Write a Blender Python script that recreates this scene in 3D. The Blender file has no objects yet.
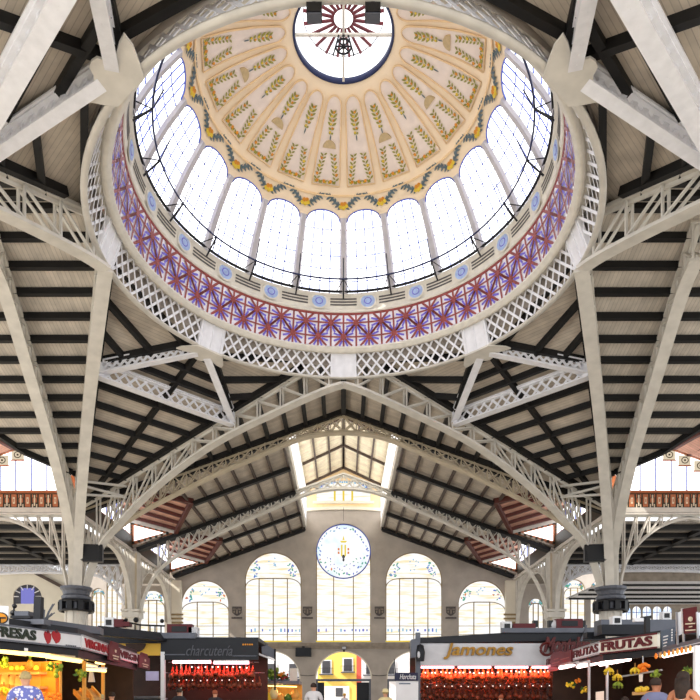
import bpy, bmesh, math, random
from mathutils import Vector, Matrix
from math import sin, cos, pi, radians, sqrt, atan2, hypot
random.seed(7)
SC = bpy.context.scene
COL = SC.collection
EYE = 1.6            # height of the camera above z = 0
FL = 0.25            # level of the hall floor
F, HZ, CX = 647.0, 698.0, 343.5

# ------------------------------------------------------------------ camera
cd = bpy.data.cameras.new('camera'); cam = bpy.data.objects.new('camera', cd); COL.objects.link(cam)
cam.location = (0, 0, EYE); cam.rotation_euler = (pi/2, 0, 0)
cd.sensor_width = 36; cd.lens = 36*F/700; cd.shift_x = (350-CX)/700; cd.shift_y = (HZ-350)/700
cd.clip_start = .1; cd.clip_end = 500
SC.camera = cam
SC.view_settings.view_transform = 'Standard'; SC.view_settings.look = 'None'
SC.view_settings.gamma = 1; SC.view_settings.exposure = 0.58
try: SC.view_settings.use_curve_mapping = False
except Exception: pass

def px(p):
    return (CX+F*p[0]/p[1], HZ-F*(p[2]-EYE)/p[1]) if p[1] > .5 else (9e9, 9e9)
def seen(pts, m=40):
    "does any of these points fall inside the frame (with a margin)"
    for p in pts:
        x, y = px(p)
        if -m < x < 700+m and -m < y < 700+m: return True
    return False
def seg_seen(a, b, m=30):
    a, b = Vector(a), Vector(b)
    return seen([a.lerp(b, k/12) for k in range(13)], m)
def at(x, y, Y):
    "the point that stands Y metres ahead"
    return Vector(((x-CX)/F*Y, Y, EYE+(HZ-y)/F*Y))

# --------------------------------------------------------------- materials
def lin(c):
    return tuple((v/12.92 if v <= .04045 else ((v+.055)/1.055)**2.4) for v in c)
def mat(name, rgb, rough=.6, metal=0, var=.12, scale=3.0, emit=None, strength=0, stretch=None, spec=.4):
    m = bpy.data.materials.new(name); m.use_nodes = True
    nt = m.node_tree; N = nt.nodes; L = nt.links
    b = N['Principled BSDF']; b.inputs['Roughness'].default_value = rough; b.inputs['Metallic'].default_value = metal
    b.inputs['Specular IOR Level'].default_value = spec
    c = lin([v/255 for v in rgb])
    if var:
        tc = N.new('ShaderNodeTexCoord'); no = N.new('ShaderNodeTexNoise'); no.inputs['Scale'].default_value = scale
        no.inputs['Detail'].default_value = 4
        if stretch:
            mp = N.new('ShaderNodeMapping'); mp.inputs['Scale'].default_value = stretch
            L.new(tc.outputs['Object'], mp.inputs['Vector']); L.new(mp.outputs['Vector'], no.inputs['Vector'])
        else: L.new(tc.outputs['Object'], no.inputs['Vector'])
        mr = N.new('ShaderNodeMapRange'); mr.inputs['From Min'].default_value = .3; mr.inputs['From Max'].default_value = .7
        L.new(no.outputs['Fac'], mr.inputs['Value'])
        mx = N.new('ShaderNodeMix'); mx.data_type = 'RGBA'
        mx.inputs['A'].default_value = (*[v*(1-var) for v in c], 1); mx.inputs['B'].default_value = (*[min(1, v*(1+var)) for v in c], 1)
        L.new(mr.outputs['Result'], mx.inputs['Factor']); L.new(mx.outputs['Result'], b.inputs['Base Color'])
    else: b.inputs['Base Color'].default_value = (*c, 1)
    if emit:
        b.inputs['Emission Color'].default_value = (*lin([v/255 for v in emit]), 1); b.inputs['Emission Strength'].default_value = strength
    return m
def boards(name, rgb, axis, width=.16):
    "planked boards: fine dark joints across the given object axis"
    m = mat(name, rgb, .75, var=.16, scale=1.2); nt = m.node_tree; N = nt.nodes; L = nt.links; b = N['Principled BSDF']
    src = b.inputs['Base Color'].links[0].from_socket
    tc = N.new('ShaderNodeTexCoord'); vm = N.new('ShaderNodeVectorMath'); vm.operation = 'DOT_PRODUCT'
    vm.inputs[1].default_value = axis; L.new(tc.outputs['Object'], vm.inputs[0])
    d = N.new('ShaderNodeMath'); d.operation = 'DIVIDE'; d.inputs[1].default_value = width; L.new(vm.outputs['Value'], d.inputs[0])
    fr = N.new('ShaderNodeMath'); fr.operation = 'FRACT'; L.new(d.outputs[0], fr.inputs[0])
    lt = N.new('ShaderNodeMath'); lt.operation = 'LESS_THAN'; lt.inputs[1].default_value = .14; L.new(fr.outputs[0], lt.inputs[0])
    sc = N.new('ShaderNodeMath'); sc.operation = 'MULTIPLY'; sc.inputs[1].default_value = .26; L.new(lt.outputs[0], sc.inputs[0])
    fl = N.new('ShaderNodeMath'); fl.operation = 'FLOOR'; L.new(d.outputs[0], fl.inputs[0])
    wn = N.new('ShaderNodeTexWhiteNoise'); wn.noise_dimensions = '1D'; L.new(fl.outputs[0], wn.inputs['W'])
    h = N.new('ShaderNodeMath'); h.operation = 'MULTIPLY_ADD'; h.inputs[1].default_value = .14; L.new(wn.outputs['Value'], h.inputs[0]); L.new(sc.outputs[0], h.inputs[2])
    mx = N.new('ShaderNodeMix'); mx.data_type = 'RGBA'; mx.inputs['B'].default_value = (.02, .018, .015, 1)
    L.new(h.outputs[0], mx.inputs['Factor']); L.new(src, mx.inputs['A']); L.new(mx.outputs['Result'], b.inputs['Base Color'])
    return m
def glow(name, rgb, s):
    m = bpy.data.materials.new(name); m.use_nodes = True; nt = m.node_tree
    for n in list(nt.nodes): nt.nodes.remove(n)
    o = nt.nodes.new('ShaderNodeOutputMaterial'); e = nt.nodes.new('ShaderNodeEmission')
    e.inputs['Color'].default_value = (*lin([v/255 for v in rgb]), 1); e.inputs['Strength'].default_value = s
    nt.links.new(e.outputs[0], o.inputs['Surface']); return m
def window_glass(name, s, tint=(255, 238, 190), amount=.5, scale=(.6, 1, 5)):
    "obscured glass with the day behind it: white with faint coloured bars, a slight gloss"
    m = bpy.data.materials.new(name); m.use_nodes = True; nt = m.node_tree; N = nt.nodes; L = nt.links
    for n in list(N): N.remove(n)
    o = N.new('ShaderNodeOutputMaterial'); e = N.new('ShaderNodeEmission'); e.inputs['Strength'].default_value = s
    g = N.new('ShaderNodeBsdfGlossy'); g.inputs['Roughness'].default_value = .25; ms = N.new('ShaderNodeMixShader'); ms.inputs[0].default_value = .06
    tc = N.new('ShaderNodeTexCoord'); mp = N.new('ShaderNodeMapping'); mp.inputs['Scale'].default_value = scale
    no = N.new('ShaderNodeTexNoise'); no.inputs['Scale'].default_value = .8; no.inputs['Detail'].default_value = 3
    L.new(tc.outputs['Object'], mp.inputs[0]); L.new(mp.outputs[0], no.inputs['Vector'])
    mr = N.new('ShaderNodeMapRange'); mr.inputs['From Min'].default_value = .48; mr.inputs['From Max'].default_value = .66; mr.inputs['To Max'].default_value = amount
    L.new(no.outputs['Fac'], mr.inputs[0])
    mx = N.new('ShaderNodeMix'); mx.data_type = 'RGBA'; mx.inputs['A'].default_value = (1, 1, 1, 1); mx.inputs['B'].default_value = (*lin([v/255 for v in tint]), 1)
    L.new(mr.outputs[0], mx.inputs['Factor']); L.new(mx.outputs['Result'], e.inputs['Color'])
    L.new(e.outputs[0], ms.inputs[1]); L.new(g.outputs[0], ms.inputs[2]); L.new(ms.outputs[0], o.inputs['Surface'])
    return m

M = dict(
    steel=mat('cream_painted_steel', (214, 209, 199), .5, var=.1, scale=1.5),
    steel_warm=mat('ochre_cream_painted_steel', (200, 186, 160), .5, var=.12, scale=1.2),
    steel_white=mat('white_painted_steel', (238, 238, 242), .45, var=.06),
    timber=mat('black_stained_timber', (17, 16, 16), .6, var=.25, scale=2),
    red_timber=mat('dark_red_timber', (92, 44, 34), .6, var=.2),
    brown_timber=mat('brown_timber', (84, 70, 62), .6, var=.2),
    boards_x=boards('grey_boards_along_x', (206, 195, 180), (0, 1, 0), .19),
    boards_y=boards('grey_boards_along_y', (206, 196, 182), (1, 0, 0), .19),
    boards_d=boards('grey_boards_right_diagonal', (204, 192, 176), (.7, .7, 0), .19),
    boards_e=boards('grey_boards_left_diagonal', (204, 192, 176), (-.7, .7, 0), .19),
    boards_warm=boards('pink_lit_boards', (222, 170, 146), (0, 1, 0), .3),  # pinkish red light on the dormer boards put into their base colour
    boards_cream=boards('cream_boards', (250, 230, 200), (0, 1, 0), .3),
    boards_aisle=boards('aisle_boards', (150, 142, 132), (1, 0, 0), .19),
    stone=mat('grey_stone', (176, 166, 156), .85, var=.13, scale=.7),
    stone_light=mat('cream_plaster', (226, 218, 200), .85, var=.06, scale=.7),
    stone_dark=mat('weathered_stone', (150, 138, 124), .85, var=.2, scale=1.6),
    carved=mat('dark_carved_stone', (92, 86, 84), .9, var=.3, scale=6),
    cream=mat('peach_dome_plaster', (250, 228, 194), .8, var=.05, scale=.8),
    petal=mat('pale_pink_plaster', (240, 224, 208), .8, var=.05, scale=3),
    rib=mat('ochre_edge_moulding', (240, 208, 160), .8, var=.05),
    pier=mat('pale_grey_pier', (196, 192, 194), .7, var=.05),
    leaf=mat('olive_leaf_tile', (150, 146, 62), .7, var=.3, scale=8),
    leaf_blue=mat('blue_green_leaf_tile', (92, 108, 112), .7, var=.3, scale=8),
    orange=mat('orange_fruit_tile', (222, 146, 40), .7, var=.2, scale=8),
    yellow=mat('yellow_fruit_tile', (226, 194, 60), .7, var=.2, scale=8),
    vent=mat('beige_vent', (196, 172, 128), .8, var=.1, scale=9),
    tile_red=mat('brick_red_tile', (146, 66, 62), .45, var=.2, scale=4),
    tile_blue=mat('cobalt_tile', (112, 98, 204), .4, var=.2, scale=4),
    tile_white=mat('white_tile', (240, 236, 244), .4, var=.05, scale=4),
    moulding=mat('ivory_moulding', (226, 220, 206), .6, var=.08),
    moulding_dark=mat('shadowed_groove', (90, 86, 84), .7, var=.1),
    medal=mat('pale_blue_medallion', (164, 186, 226), .5, var=.15, scale=6),
    navy_iron=mat('blue_black_iron', (40, 48, 84), .4, .3, var=.1),
    iron=mat('black_iron', (24, 24, 28), .45, .3, var=.1),
    mull=mat('fringe_blue_glazing_bar', (84, 100, 190), .5, var=.05),  # blue of the colour fringe against bright panes, put into the bars
    mull_gold=mat('ochre_glazing_bar', (150, 128, 88), .5, var=.1),
    lead=mat('dark_lead', (74, 74, 80), .5, var=.1),
    wine=mat('wine_red_paint', (108, 36, 44), .5, var=.1),
    frieze_orange=mat('orange_frieze_tile', (190, 116, 76), .5, var=.2, scale=6),
    frieze_dark=mat('dark_frieze_tile', (60, 56, 44), .5, var=.2, scale=6),
    frieze_cream=mat('cream_frieze_tile', (226, 212, 184), .5, var=.1),
    grey_metal=mat('grey_sheet_metal', (92, 95, 104), .4, .3, var=.1),
    dark_metal=mat('charcoal_sheet_metal', (24, 26, 32), .45, .2, var=.12),
    black=mat('black_plastic', (16, 16, 20), .4, var=.05),
    white=mat('white_board', (232, 232, 234), .5, var=.03),
    grey_white=mat('pale_grey_board', (202, 202, 206), .5, var=.05),
    red=mat('red_paint', (150, 10, 22), .45, var=.08),
    dark_red=mat('dark_red_board', (92, 14, 24), .5, var=.1),
    floor=mat('pale_floor_tile', (206, 198, 186), .5, var=.08, scale=.5),
    dome_glass=window_glass('daylit_dome_glass', 2.5, (190, 200, 255), .6, (1.2, 1.2, 1.2)),
    lantern_glass=window_glass('daylit_lantern_glass', 1.7, (225, 235, 255), .5, (2, 2, 2)),
    hall_glass=window_glass('daylit_hall_glass', .74, (255, 226, 160), .8),
    rose_glass=window_glass('daylit_rose_glass', .72, (200, 236, 255), .6, (.8, 1, .8)),
    dormer_glass=window_glass('daylit_dormer_glass', 1.9, (225, 228, 255), .4, (1, 1, 1)),
    clerestory_glass=window_glass('daylit_clerestory_glass', 2.9, (255, 240, 215), .4, (1, 1, 1)),
    blue_glass=window_glass('daylit_blue_glass', .85, (60, 170, 255), 1.0, (1.2, 1, 1.2)),
    s_cream=glow('backlit_cream_tile', (255, 236, 205), .5), s_green=glow('green_stained_glass', (96, 190, 160), 0.5), s_blue=glow('blue_stained_glass', (110, 140, 235), 0.5),
    s_yellow=glow('yellow_stained_glass', (255, 226, 84), 0.58), s_orange=glow('orange_stained_glass', (250, 150, 90), 0.52),
    s_sky=glow('sky_stained_glass', (150, 205, 240), 0.55), s_lilac=glow('lilac_stained_glass', (150, 150, 235), 0.5),
)

# ------------------------------------------------------------ mesh builder
class MB:
    def __init__(s): s.v = []; s.f = []; s.m = []
    def add(s, vs, fs, mi=0):
        o = len(s.v); s.v += [tuple(v) for v in vs]; s.f += [tuple(i+o for i in f) for f in fs]; s.m += [mi]*len(fs)
        return s
    def beam(s, a, b, w, h, up=(0, 0, 1), mi=0, drop=0):
        "bar from a to b, w wide and h deep; with drop the bar hangs below the line"
        a, b = Vector(a), Vector(b); d = b-a
        if d.length < 1e-5: return s
        d.normalize(); up = Vector(up); sd = d.cross(up)
        if sd.length < 1e-4: sd = d.cross(Vector((0, 1, 0)))
        sd.normalize(); u = sd.cross(d).normalized()
        k = -h*drop*.5
        vs = []
        for p in (a, b):
            for x, y in ((-1, -1), (1, -1), (1, 1), (-1, 1)):
                vs.append(p+sd*(x*w/2)+u*(y*h/2+k))
        return s.add(vs, [(0, 1, 2, 3), (7, 6, 5, 4), (0, 4, 5, 1), (1, 5, 6, 2), (2, 6, 7, 3), (3, 7, 4, 0)], mi)
    def strip(s, pts, w, h, side, mi=0, drop=0):
        "a bar along a polyline with a fixed sideways direction"
        side = Vector(side).normalized(); pts = [Vector(p) for p in pts]; n = len(pts); vs = []; fs = []
        for i, p in enumerate(pts):
            t = (pts[min(i+1, n-1)]-pts[max(i-1, 0)]).normalized(); u = side.cross(t).normalized()
            if u.z < 0 and abs(u.z) > .02: u = -u
            for x, y in ((-1, -1), (1, -1), (1, 1), (-1, 1)):
                vs.append(p+side*(x*w/2)+u*(y*h/2-h*drop*.5))
        for i in range(n-1):
            for k in range(4):
                fs.append((i*4+k, i*4+(k+1) % 4, i*4+4+(k+1) % 4, i*4+4+k))
        fs += [(0, 1, 2, 3), tuple(n*4-4+k for k in (3, 2, 1, 0))]
        return s.add(vs, fs, mi)
    def box(s, c, sz, rz=0, mi=0):
        c = Vector(c); R = Matrix.Rotation(rz, 3, 'Z')
        vs = [c+R@Vector((x*sz[0]/2, y*sz[1]/2, z*sz[2]/2)) for z in (-1, 1) for x, y in ((-1, -1), (1, -1), (1, 1), (-1, 1))]
        return s.add(vs, [(3, 2, 1, 0), (4, 5, 6, 7), (0, 1, 5, 4), (1, 2, 6, 5), (2, 3, 7, 6), (3, 0, 4, 7)], mi)
    def prism(s, pts, vec, mi=0):
        n = len(pts); v = Vector(vec); pts = [Vector(p) for p in pts]
        return s.add(pts+[p+v for p in pts], [tuple(range(n))[::-1], tuple(range(n, 2*n))]+[(i, (i+1) % n, (i+1) % n+n, i+n) for i in range(n)], mi)
    def lathe(s, prof, seg=48, c=(0, 0, 0), mi=0, closed=False, a0=0, a1=2*pi):
        full = abs(a1-a0-2*pi) < 1e-6; cols = seg if full else seg+1; n = len(prof); vs = []; fs = []
        for i in range(cols):
            a = a0+(a1-a0)*i/seg
            for r, z in prof: vs.append((c[0]+r*sin(a), c[1]+r*cos(a), c[2]+z))
        for i in range(seg):
            j = (i+1) % cols
            for k in range(n if closed else n-1):
                k2 = (k+1) % n
                fs.append((i*n+k, i*n+k2, j*n+k2, j*n+k))
        return s.add(vs, fs, mi)
    def tube(s, pts, r, seg=8, mi=0):
        pts = [Vector(p) for p in pts]; n = len(pts); vs = []; fs = []
        if not isinstance(r, (list, tuple)): r = [r]*n
        for i, p in enumerate(pts):
            t = (pts[min(i+1, n-1)]-pts[max(i-1, 0)]).normalized()
            x = t.cross(Vector((0, 0, 1)))
            if x.length < .05: x = t.cross(Vector((0, 1, 0)))
            x.normalize(); y = x.cross(t)
            for k in range(seg):
                a = 2*pi*k/seg; vs.append(p+x*(cos(a)*r[i])+y*(sin(a)*r[i]))
        for i in range(n-1):
            for k in range(seg): fs.append((i*seg+k, i*seg+(k+1) % seg, (i+1)*seg+(k+1) % seg, (i+1)*seg+k))
        fs += [tuple(range(seg))[::-1], tuple((n-1)*seg+k for k in range(seg))]
        return s.add(vs, fs, mi)
    def ball(s, c, r, seg=10, rings=6, mi=0):
        c = Vector(c); rx, ry, rz = r if isinstance(r, (list, tuple)) else (r, r, r)
        vs = [c+Vector((0, 0, rz))]; fs = []
        for i in range(1, rings):
            t = pi*i/rings
            for k in range(seg): vs.append(c+Vector((rx*sin(t)*cos(2*pi*k/seg), ry*sin(t)*sin(2*pi*k/seg), rz*cos(t))))
        vs.append(c-Vector((0, 0, rz))); e = len(vs)-1
        for k in range(seg):
            fs.append((0, 1+k, 1+(k+1) % seg)); fs.append((e, e-seg+(k+1) % seg, e-seg+k))
        for i in range(rings-2):
            for k in range(seg):
                a = 1+i*seg; fs.append((a+k, a+seg+k, a+seg+(k+1) % seg, a+(k+1) % seg))
        return s.add(vs, fs, mi)
    def mesh(s, name, mats, off=(0, 0, 0), smooth=False):
        me = bpy.data.meshes.new(name); o = Vector(off)
        me.from_pydata([tuple(Vector(v)-o) for v in s.v], [], s.f)
        for m in (mats if isinstance(mats, (list, tuple)) else [mats]): me.materials.append(M[m] if isinstance(m, str) else m)
        if any(s.m): me.polygons.foreach_set('material_index', s.m)
        bm = bmesh.new(); bm.from_mesh(me); bmesh.ops.recalc_face_normals(bm, faces=bm.faces); bm.to_mesh(me); bm.free()
        if smooth: me.polygons.foreach_set('use_smooth', [True]*len(me.polygons))
        me.update(); return me
    def part(s, name, mats, parent, smooth=False, label=None):
        o = bpy.data.objects.new(name, s.mesh(name, mats, WLOC[parent.name], smooth)); COL.objects.link(o); o.parent = parent
        WLOC[o.name] = WLOC[parent.name]
        if label: o['label'] = label
        return o
    def top(s, name, mats, label=None, cat=None, group=None, kind=None, smooth=False):
        xs = list(zip(*s.v)); o0 = Vector(((min(xs[0])+max(xs[0]))/2, (min(xs[1])+max(xs[1]))/2, min(xs[2])))
        o = bpy.data.objects.new(name, s.mesh(name, mats, o0, smooth)); COL.objects.link(o); o.location = o0; WLOC[o.name] = o0
        return tag(o, label, cat, group, kind)
WLOC = {}
def tag(o, label=None, cat=None, group=None, kind=None):
    if label: o['label'] = label
    if cat: o['category'] = cat
    if group: o['group'] = group
    if kind: o['kind'] = kind
    return o
def thing(name, label, cat, loc=(0, 0, 0), group=None, kind=None):
    o = bpy.data.objects.new(name, None); COL.objects.link(o); o.location = loc; o.empty_display_size = .2
    WLOC[o.name] = Vector(loc)
    return tag(o, label, cat, group, kind)
def copy_tree(o, loc=None, parent=None, label=None, rz=None):
    c = o.copy(); COL.objects.link(c)
    if parent: c.parent = parent
    if loc is not None: c.location = loc
    if rz is not None: c.rotation_euler.z = rz
    if label: c['label'] = label
    WLOC[c.name] = Vector(c.location)
    for ch in [x for x in o.children]: copy_tree(ch, parent=c)
    return c
def lettering(body, parent, a, b, z0, z1, m, ext=.015, shear=0, out=.02, bold=.0, name='lettering'):
    "raised letters filling the upright rectangle from plan point a to b, z0..z1, on the camera side"
    cu = bpy.data.curves.new(name, 'FONT'); cu.body = body; cu.extrude = ext; cu.shear = shear; cu.offset = bold; cu.resolution_u = 3
    ob = bpy.data.objects.new('tmp', cu); COL.objects.link(ob)
    dg = bpy.context.evaluated_depsgraph_get(); me = bpy.data.meshes.new_from_object(ob.evaluated_get(dg)); me.name = name
    bpy.data.objects.remove(ob)
    xs = [v.co.x for v in me.vertices]; ys = [v.co.y for v in me.vertices]
    x0, x1, y0, y1 = min(xs), max(xs), min(ys), max(ys)
    a = Vector((a[0], a[1], 0)); b = Vector((b[0], b[1], 0)); d = (b-a); n = Vector((d.y, -d.x, 0)).normalized()
    wl = WLOC[parent.name]
    for v in me.vertices:
        s = (v.co.x-x0)/(x1-x0); t = (v.co.y-y0)/(y1-y0)
        p = a+d*s+n*(out+v.co.z)+Vector((0, 0, z0+(z1-z0)*t))
        v.co = p-wl
    me.materials.clear(); me.materials.append(M[m] if isinstance(m, str) else m)
    o = bpy.data.objects.new(name, me); COL.objects.link(o); o.parent = parent; WLOC[o.name] = wl
    return o

# --------------------------------------------------------------- geometry
DC = Vector((0, 28, 0))                     # plan centre of the crossing
CXL, CYF = 19.4, 47.0                       # the four crossing columns stand at (+-19.4, 28 +- 19)
def roof_nave(x, y): return 22.5-.362*abs(x)
def roof_trans(x, y): return 22.5-.362*abs(y-28)
def roof_corner(sx, sy):
    def f(x, y):
        d = (sx*x+sy*(y-28))/sqrt(2)
        return 22.5-.355*(d-7.42)
    return f
def clip_line(poly, p, d):
    "pieces of the plan line p + t d that lie inside the polygon"
    ts = []
    n = len(poly)
    for i in range(n):
        a, b = poly[i], poly[(i+1) % n]; ex, ey = b[0]-a[0], b[1]-a[1]
        den = d[0]*ey-d[1]*ex
        if abs(den) < 1e-9: continue
        t = ((a[0]-p[0])*ey-(a[1]-p[1])*ex)/den; s = ((a[0]-p[0])*d[1]-(a[1]-p[1])*d[0])/den
        if 0 <= s < 1: ts.append(t)
    ts.sort()
    return [((p[0]+d[0]*u, p[1]+d[1]*u), (p[0]+d[0]*w, p[1]+d[1]*w)) for u, w in zip(ts[::2], ts[1::2]) if w-u > .25]
def roof_section(name, label, poly, zf, bmat, lines=(), edges=(), tmat='timber', w=.26, h=.3, group=None):
    "a boarded roof slope with its purlins and edge rafters"
    c = (sum(p[0] for p in poly)/len(poly), sum(p[1] for p in poly)/len(poly))
    t = thing(name, label, 'roof', (c[0], c[1], min(zf(*p) for p in poly)), group, 'structure')
    m = MB(); m.prism([(p[0], p[1], zf(*p)) for p in poly], (0, 0, .18)); m.part('roof_boards', bmat, t)
    for (p, d, nm) in lines:
        for a, b in clip_line(poly, p, d):
            A = (a[0], a[1], zf(*a)); B = (b[0], b[1], zf(*b))
            if seg_seen(A, B): MB().beam(A, B, w, h, drop=1).part(nm, tmat, t)
    for a, b in edges:
        A = (a[0], a[1], zf(*a)); B = (b[0], b[1], zf(*b))
        if seg_seen(A, B): MB().beam(A, B, w*1.1, h*1.15, drop=1).part('rafter', tmat, t)
    return t
def interp(tab, x):
    if x <= tab[0][0]: return tab[0][1]
    for (x0, y0), (x1, y1) in zip(tab, tab[1:]):
        if x <= x1: return y0+(y1-y0)*(x-x0)/(x1-x0)
    return tab[-1][1]
def smooth_tab(tab, n=40):
    "Catmull-Rom through a table"
    out = []
    P = [tab[0]]+list(tab)+[tab[-1]]
    for i in range(1, len(P)-2):
        for k in range(6):
            u = k/6; a, b, c, d = P[i-1], P[i], P[i+1], P[i+2]
            out.append(tuple(.5*((2*b[j])+(-a[j]+c[j])*u+(2*a[j]-5*b[j]+4*c[j]-d[j])*u*u+(-a[j]+3*b[j]-3*c[j]+d[j])*u**3) for j in (0, 1)))
    out.append(tab[-1]); return out
def truss(name, label, A, B, top, bot, n, cat='truss', wt=.42, wb=.55, m='steel', web=(0, 1), cross=False, group=None, smooth=True, verts=True, sw=.11, off=.17, topr=(0, 1)):
    """riveted truss in the upright plane through plan points A and B; top and bot are tables of (share of the way, height)"""
    A = Vector((A[0], A[1], 0)); B = Vector((B[0], B[1], 0)); d = B-A; side = Vector((d.y, -d.x, 0)).normalized()
    tt = smooth_tab(top) if len(top) > 3 and smooth else top
    bb = smooth_tab(bot) if len(bot) > 3 and smooth else bot
    P = lambda t, z: A+d*t+Vector((0, 0, z))
    t = thing(name, label, cat, P(.5, min(z for _, z in bot)), group)
    tpts = [P(topr[0], interp(tt, topr[0]))]+[P(u, z) for u, z in tt if topr[0] < u < topr[1]]+[P(topr[1], interp(tt, topr[1]))]
    MB().strip(tpts, wt, .14, side, drop=1).strip([p-Vector((0, 0, .14)) for p in tpts], .1, .14, side, drop=1).part('top_chord', m, t)
    bpts = [P(u, z) for u, z in bb]
    MB().strip(bpts, wb, .14, side).strip([p+Vector((0, 0, .12)) for p in bpts], .1, .14, side).part('bottom_chord', m, t)
    us = [web[0]+(web[1]-web[0])*i/n for i in range(n+1)]
    def bar(u0, z0, u1, z1, nm):
        a, b = P(u0, z0), P(u1, z1)
        if (b-a).length < .3 or not seg_seen(a, b, 10): return
        mb = MB()
        for o in (-off, off): mb.beam(a+side*o, b+side*o, sw*.7, sw, up=side)
        mb.part(nm, m, t)
    for i, u in enumerate(us):
        zt, zb = interp(tt, u)-.2, interp(bb, u)+.1
        if verts and zt-zb > .25: bar(u, zb, u, zt, 'post')
        if i < n:
            u2 = us[i+1]; zt2, zb2 = interp(tt, u2)-.2, interp(bb, u2)+.1
            if min(zt-zb, zt2-zb2) > .15:
                if cross or u < .5*(us[0]+us[-1]): bar(u, zb, u2, zt2, 'diagonal')
                if cross or u >= .5*(us[0]+us[-1]): bar(u, zt, u2, zb2, 'diagonal')
    return t
def lattice_beam(name, label, a, b, za, zb, depth, group, m='steel_white', w=.5, pitch=.62, cat='beam', planes=(0,)):
    "box girder of crossed flat bars between two flanges"
    A = Vector((a[0], a[1], za)); B = Vector((b[0], b[1], zb)); d = B-A; ln = d.length; up = Vector((0, 0, depth))
    side = Vector((d.y, -d.x, 0)).normalized()
    t = thing(name, label, cat, A.lerp(B, .5), group)
    MB().beam(A, B, w, .07).beam(A+Vector((0, 0, .06)), B+Vector((0, 0, .06)), .3, .08).part('bottom_flange', m, t)
    MB().beam(A+up, B+up, w, .07).beam(A+up-Vector((0, 0, .06)), B+up-Vector((0, 0, .06)), .3, .08).part('top_flange', m, t)
    mb = MB(); n = max(3, int(ln/pitch)); slant = depth/ln*.95
    for k in range(-3, n+3):
        for sg in (1, -1):
            u0 = (k+.5)/n; u1 = u0+sg*slant; z0, z1 = 0.0, 1.0
            # trim to the beam's ends
            def cut(u, z, u2, z2, lim):
                return (lim, z+(z2-z)*(lim-u)/(u2-u)) if abs(u2-u) > 1e-9 else (u, z)
            p, q = (u0, z0), (u1, z1)
            if max(u0, u1) <= 0 or min(u0, u1) >= 1: continue
            for lim, low in ((0, True), (1, False)):
                f = (lambda u: u < lim) if low else (lambda u: u > lim)
                if f(p[0]): p = cut(*p, *q, lim)
                if f(q[0]): q = cut(*q, *p, lim)
            for o in planes:
                mb.beam(A+d*p[0]+up*p[1]+side*(o+sg*.012), A+d*q[0]+up*q[1]+side*(o+sg*.012), .02, .13, up=side.cross(d))
    mb.part('lattice_web', m, t)
    mb = MB()
    for e, s in ((A, 1), (B, -1)):
        mb.beam(e+up*.5, e+up*.5+d.normalized()*s*.35, .34, depth, up=(0, 0, 1))
    mb.part('end_plate', m, t)
    return t
# ================================================================= WORLD
w = bpy.data.worlds.new('sky'); SC.world = w; w.use_nodes = True
w.node_tree.nodes['Background'].inputs['Color'].default_value = (.93, .96, 1, 1)
w.node_tree.nodes['Background'].inputs['Strength'].default_value = 1.25

MB().box((0, 38, FL-.15), (120, 108, .3)).top('floor', 'floor', 'pale stone floor of the market hall', 'floor', kind='structure')

# ================================================================== DOME
NS = 20
RA, ZA, RB, ZB, RW, ZW = 9.49, 21.96, 9.07, 23.55, 8.76, 24.55
dome = thing('dome', 'peach painted dome with a ring of arched windows above the crossing', 'dome', (0, 28, ZA))
PROF = [(8.76, 24.55), (8.32, 25.4), (7.75, 26.35), (6.92, 27.45), (6.56, 27.9), (6.04, 28.5), (5.0, 29.1), (3.8, 29.6), (2.42, 30.05), (2.14, 30.3)]
S_ = [0]
for (r0, z0), (r1, z1) in zip(PROF, PROF[1:]): S_.append(S_[-1]+hypot(r1-r0, z1-z0))
def prof(s):
    return interp([(a, p[0]) for a, p in zip(S_, PROF)], s), interp([(a, p[1]) for a, p in zip(S_, PROF)], s)
S_SPR, S_BAND, S_PET0, S_PET1, S_END = S_[3], S_[4], S_[5], S_[8]-.1, S_[-1]
def dpt(th, s, inset=0):
    r, z = prof(s); r2, z2 = prof(min(s+.05, S_END)); r1, z1 = prof(max(s-.05, 0))
    nx, nz = (z2-z1), -(r2-r1); L_ = hypot(nx, nz)     # outward normal (r, z)
    r -= inset*nx/L_; z -= inset*nz/L_
    return Vector((r*sin(th), 28+r*cos(th), z))
SEC = 2*pi/NS
HALF = SEC*.415
def win_top(phi):
    "height along the profile of the window head, phi from the window's middle"
    q = min(1, abs(phi)/HALF); return S_SPR-.15+.5*sqrt(max(0, 1-q*q))
# plaster shell with scalloped lower edge
mb = MB(); SUB = 10
rows = 14
for k in range(NS):
    cols = []
    for i in range(SUB+1):
        ph = (i/SUB-.5)*SEC; s0 = win_top(ph) if abs(ph) < HALF else S_SPR-.15
        cols.append([dpt((k+.5)*SEC+ph, s0+(S_END-s0)*j/rows) for j in range(rows+1)])
    vs = [p for c in cols for p in c]; n = rows+1
    mb.add(vs, [(i*n+j, (i+1)*n+j, (i+1)*n+j+1, i*n+j+1) for i in range(SUB) for j in range(rows)])
mb.part('dome_shell', 'cream', dome, True)
# window piers
for k in range(NS):
    th = k*SEC; hw = SEC*.5-HALF
    vs = []
    for j in range(9):
        s = (S_SPR+.05)*j/8
        vs += [dpt(th-hw, s, .02), dpt(th-hw*.6, s, .14), dpt(th+hw*.6, s, .14), dpt(th+hw, s, .02)]
    MB().add(vs, [(j*4+a, j*4+a+1, j*4+5+a, j*4+4+a) for j in range(8) for a in range(3)]).part('window_pier', 'pier', dome)
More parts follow.
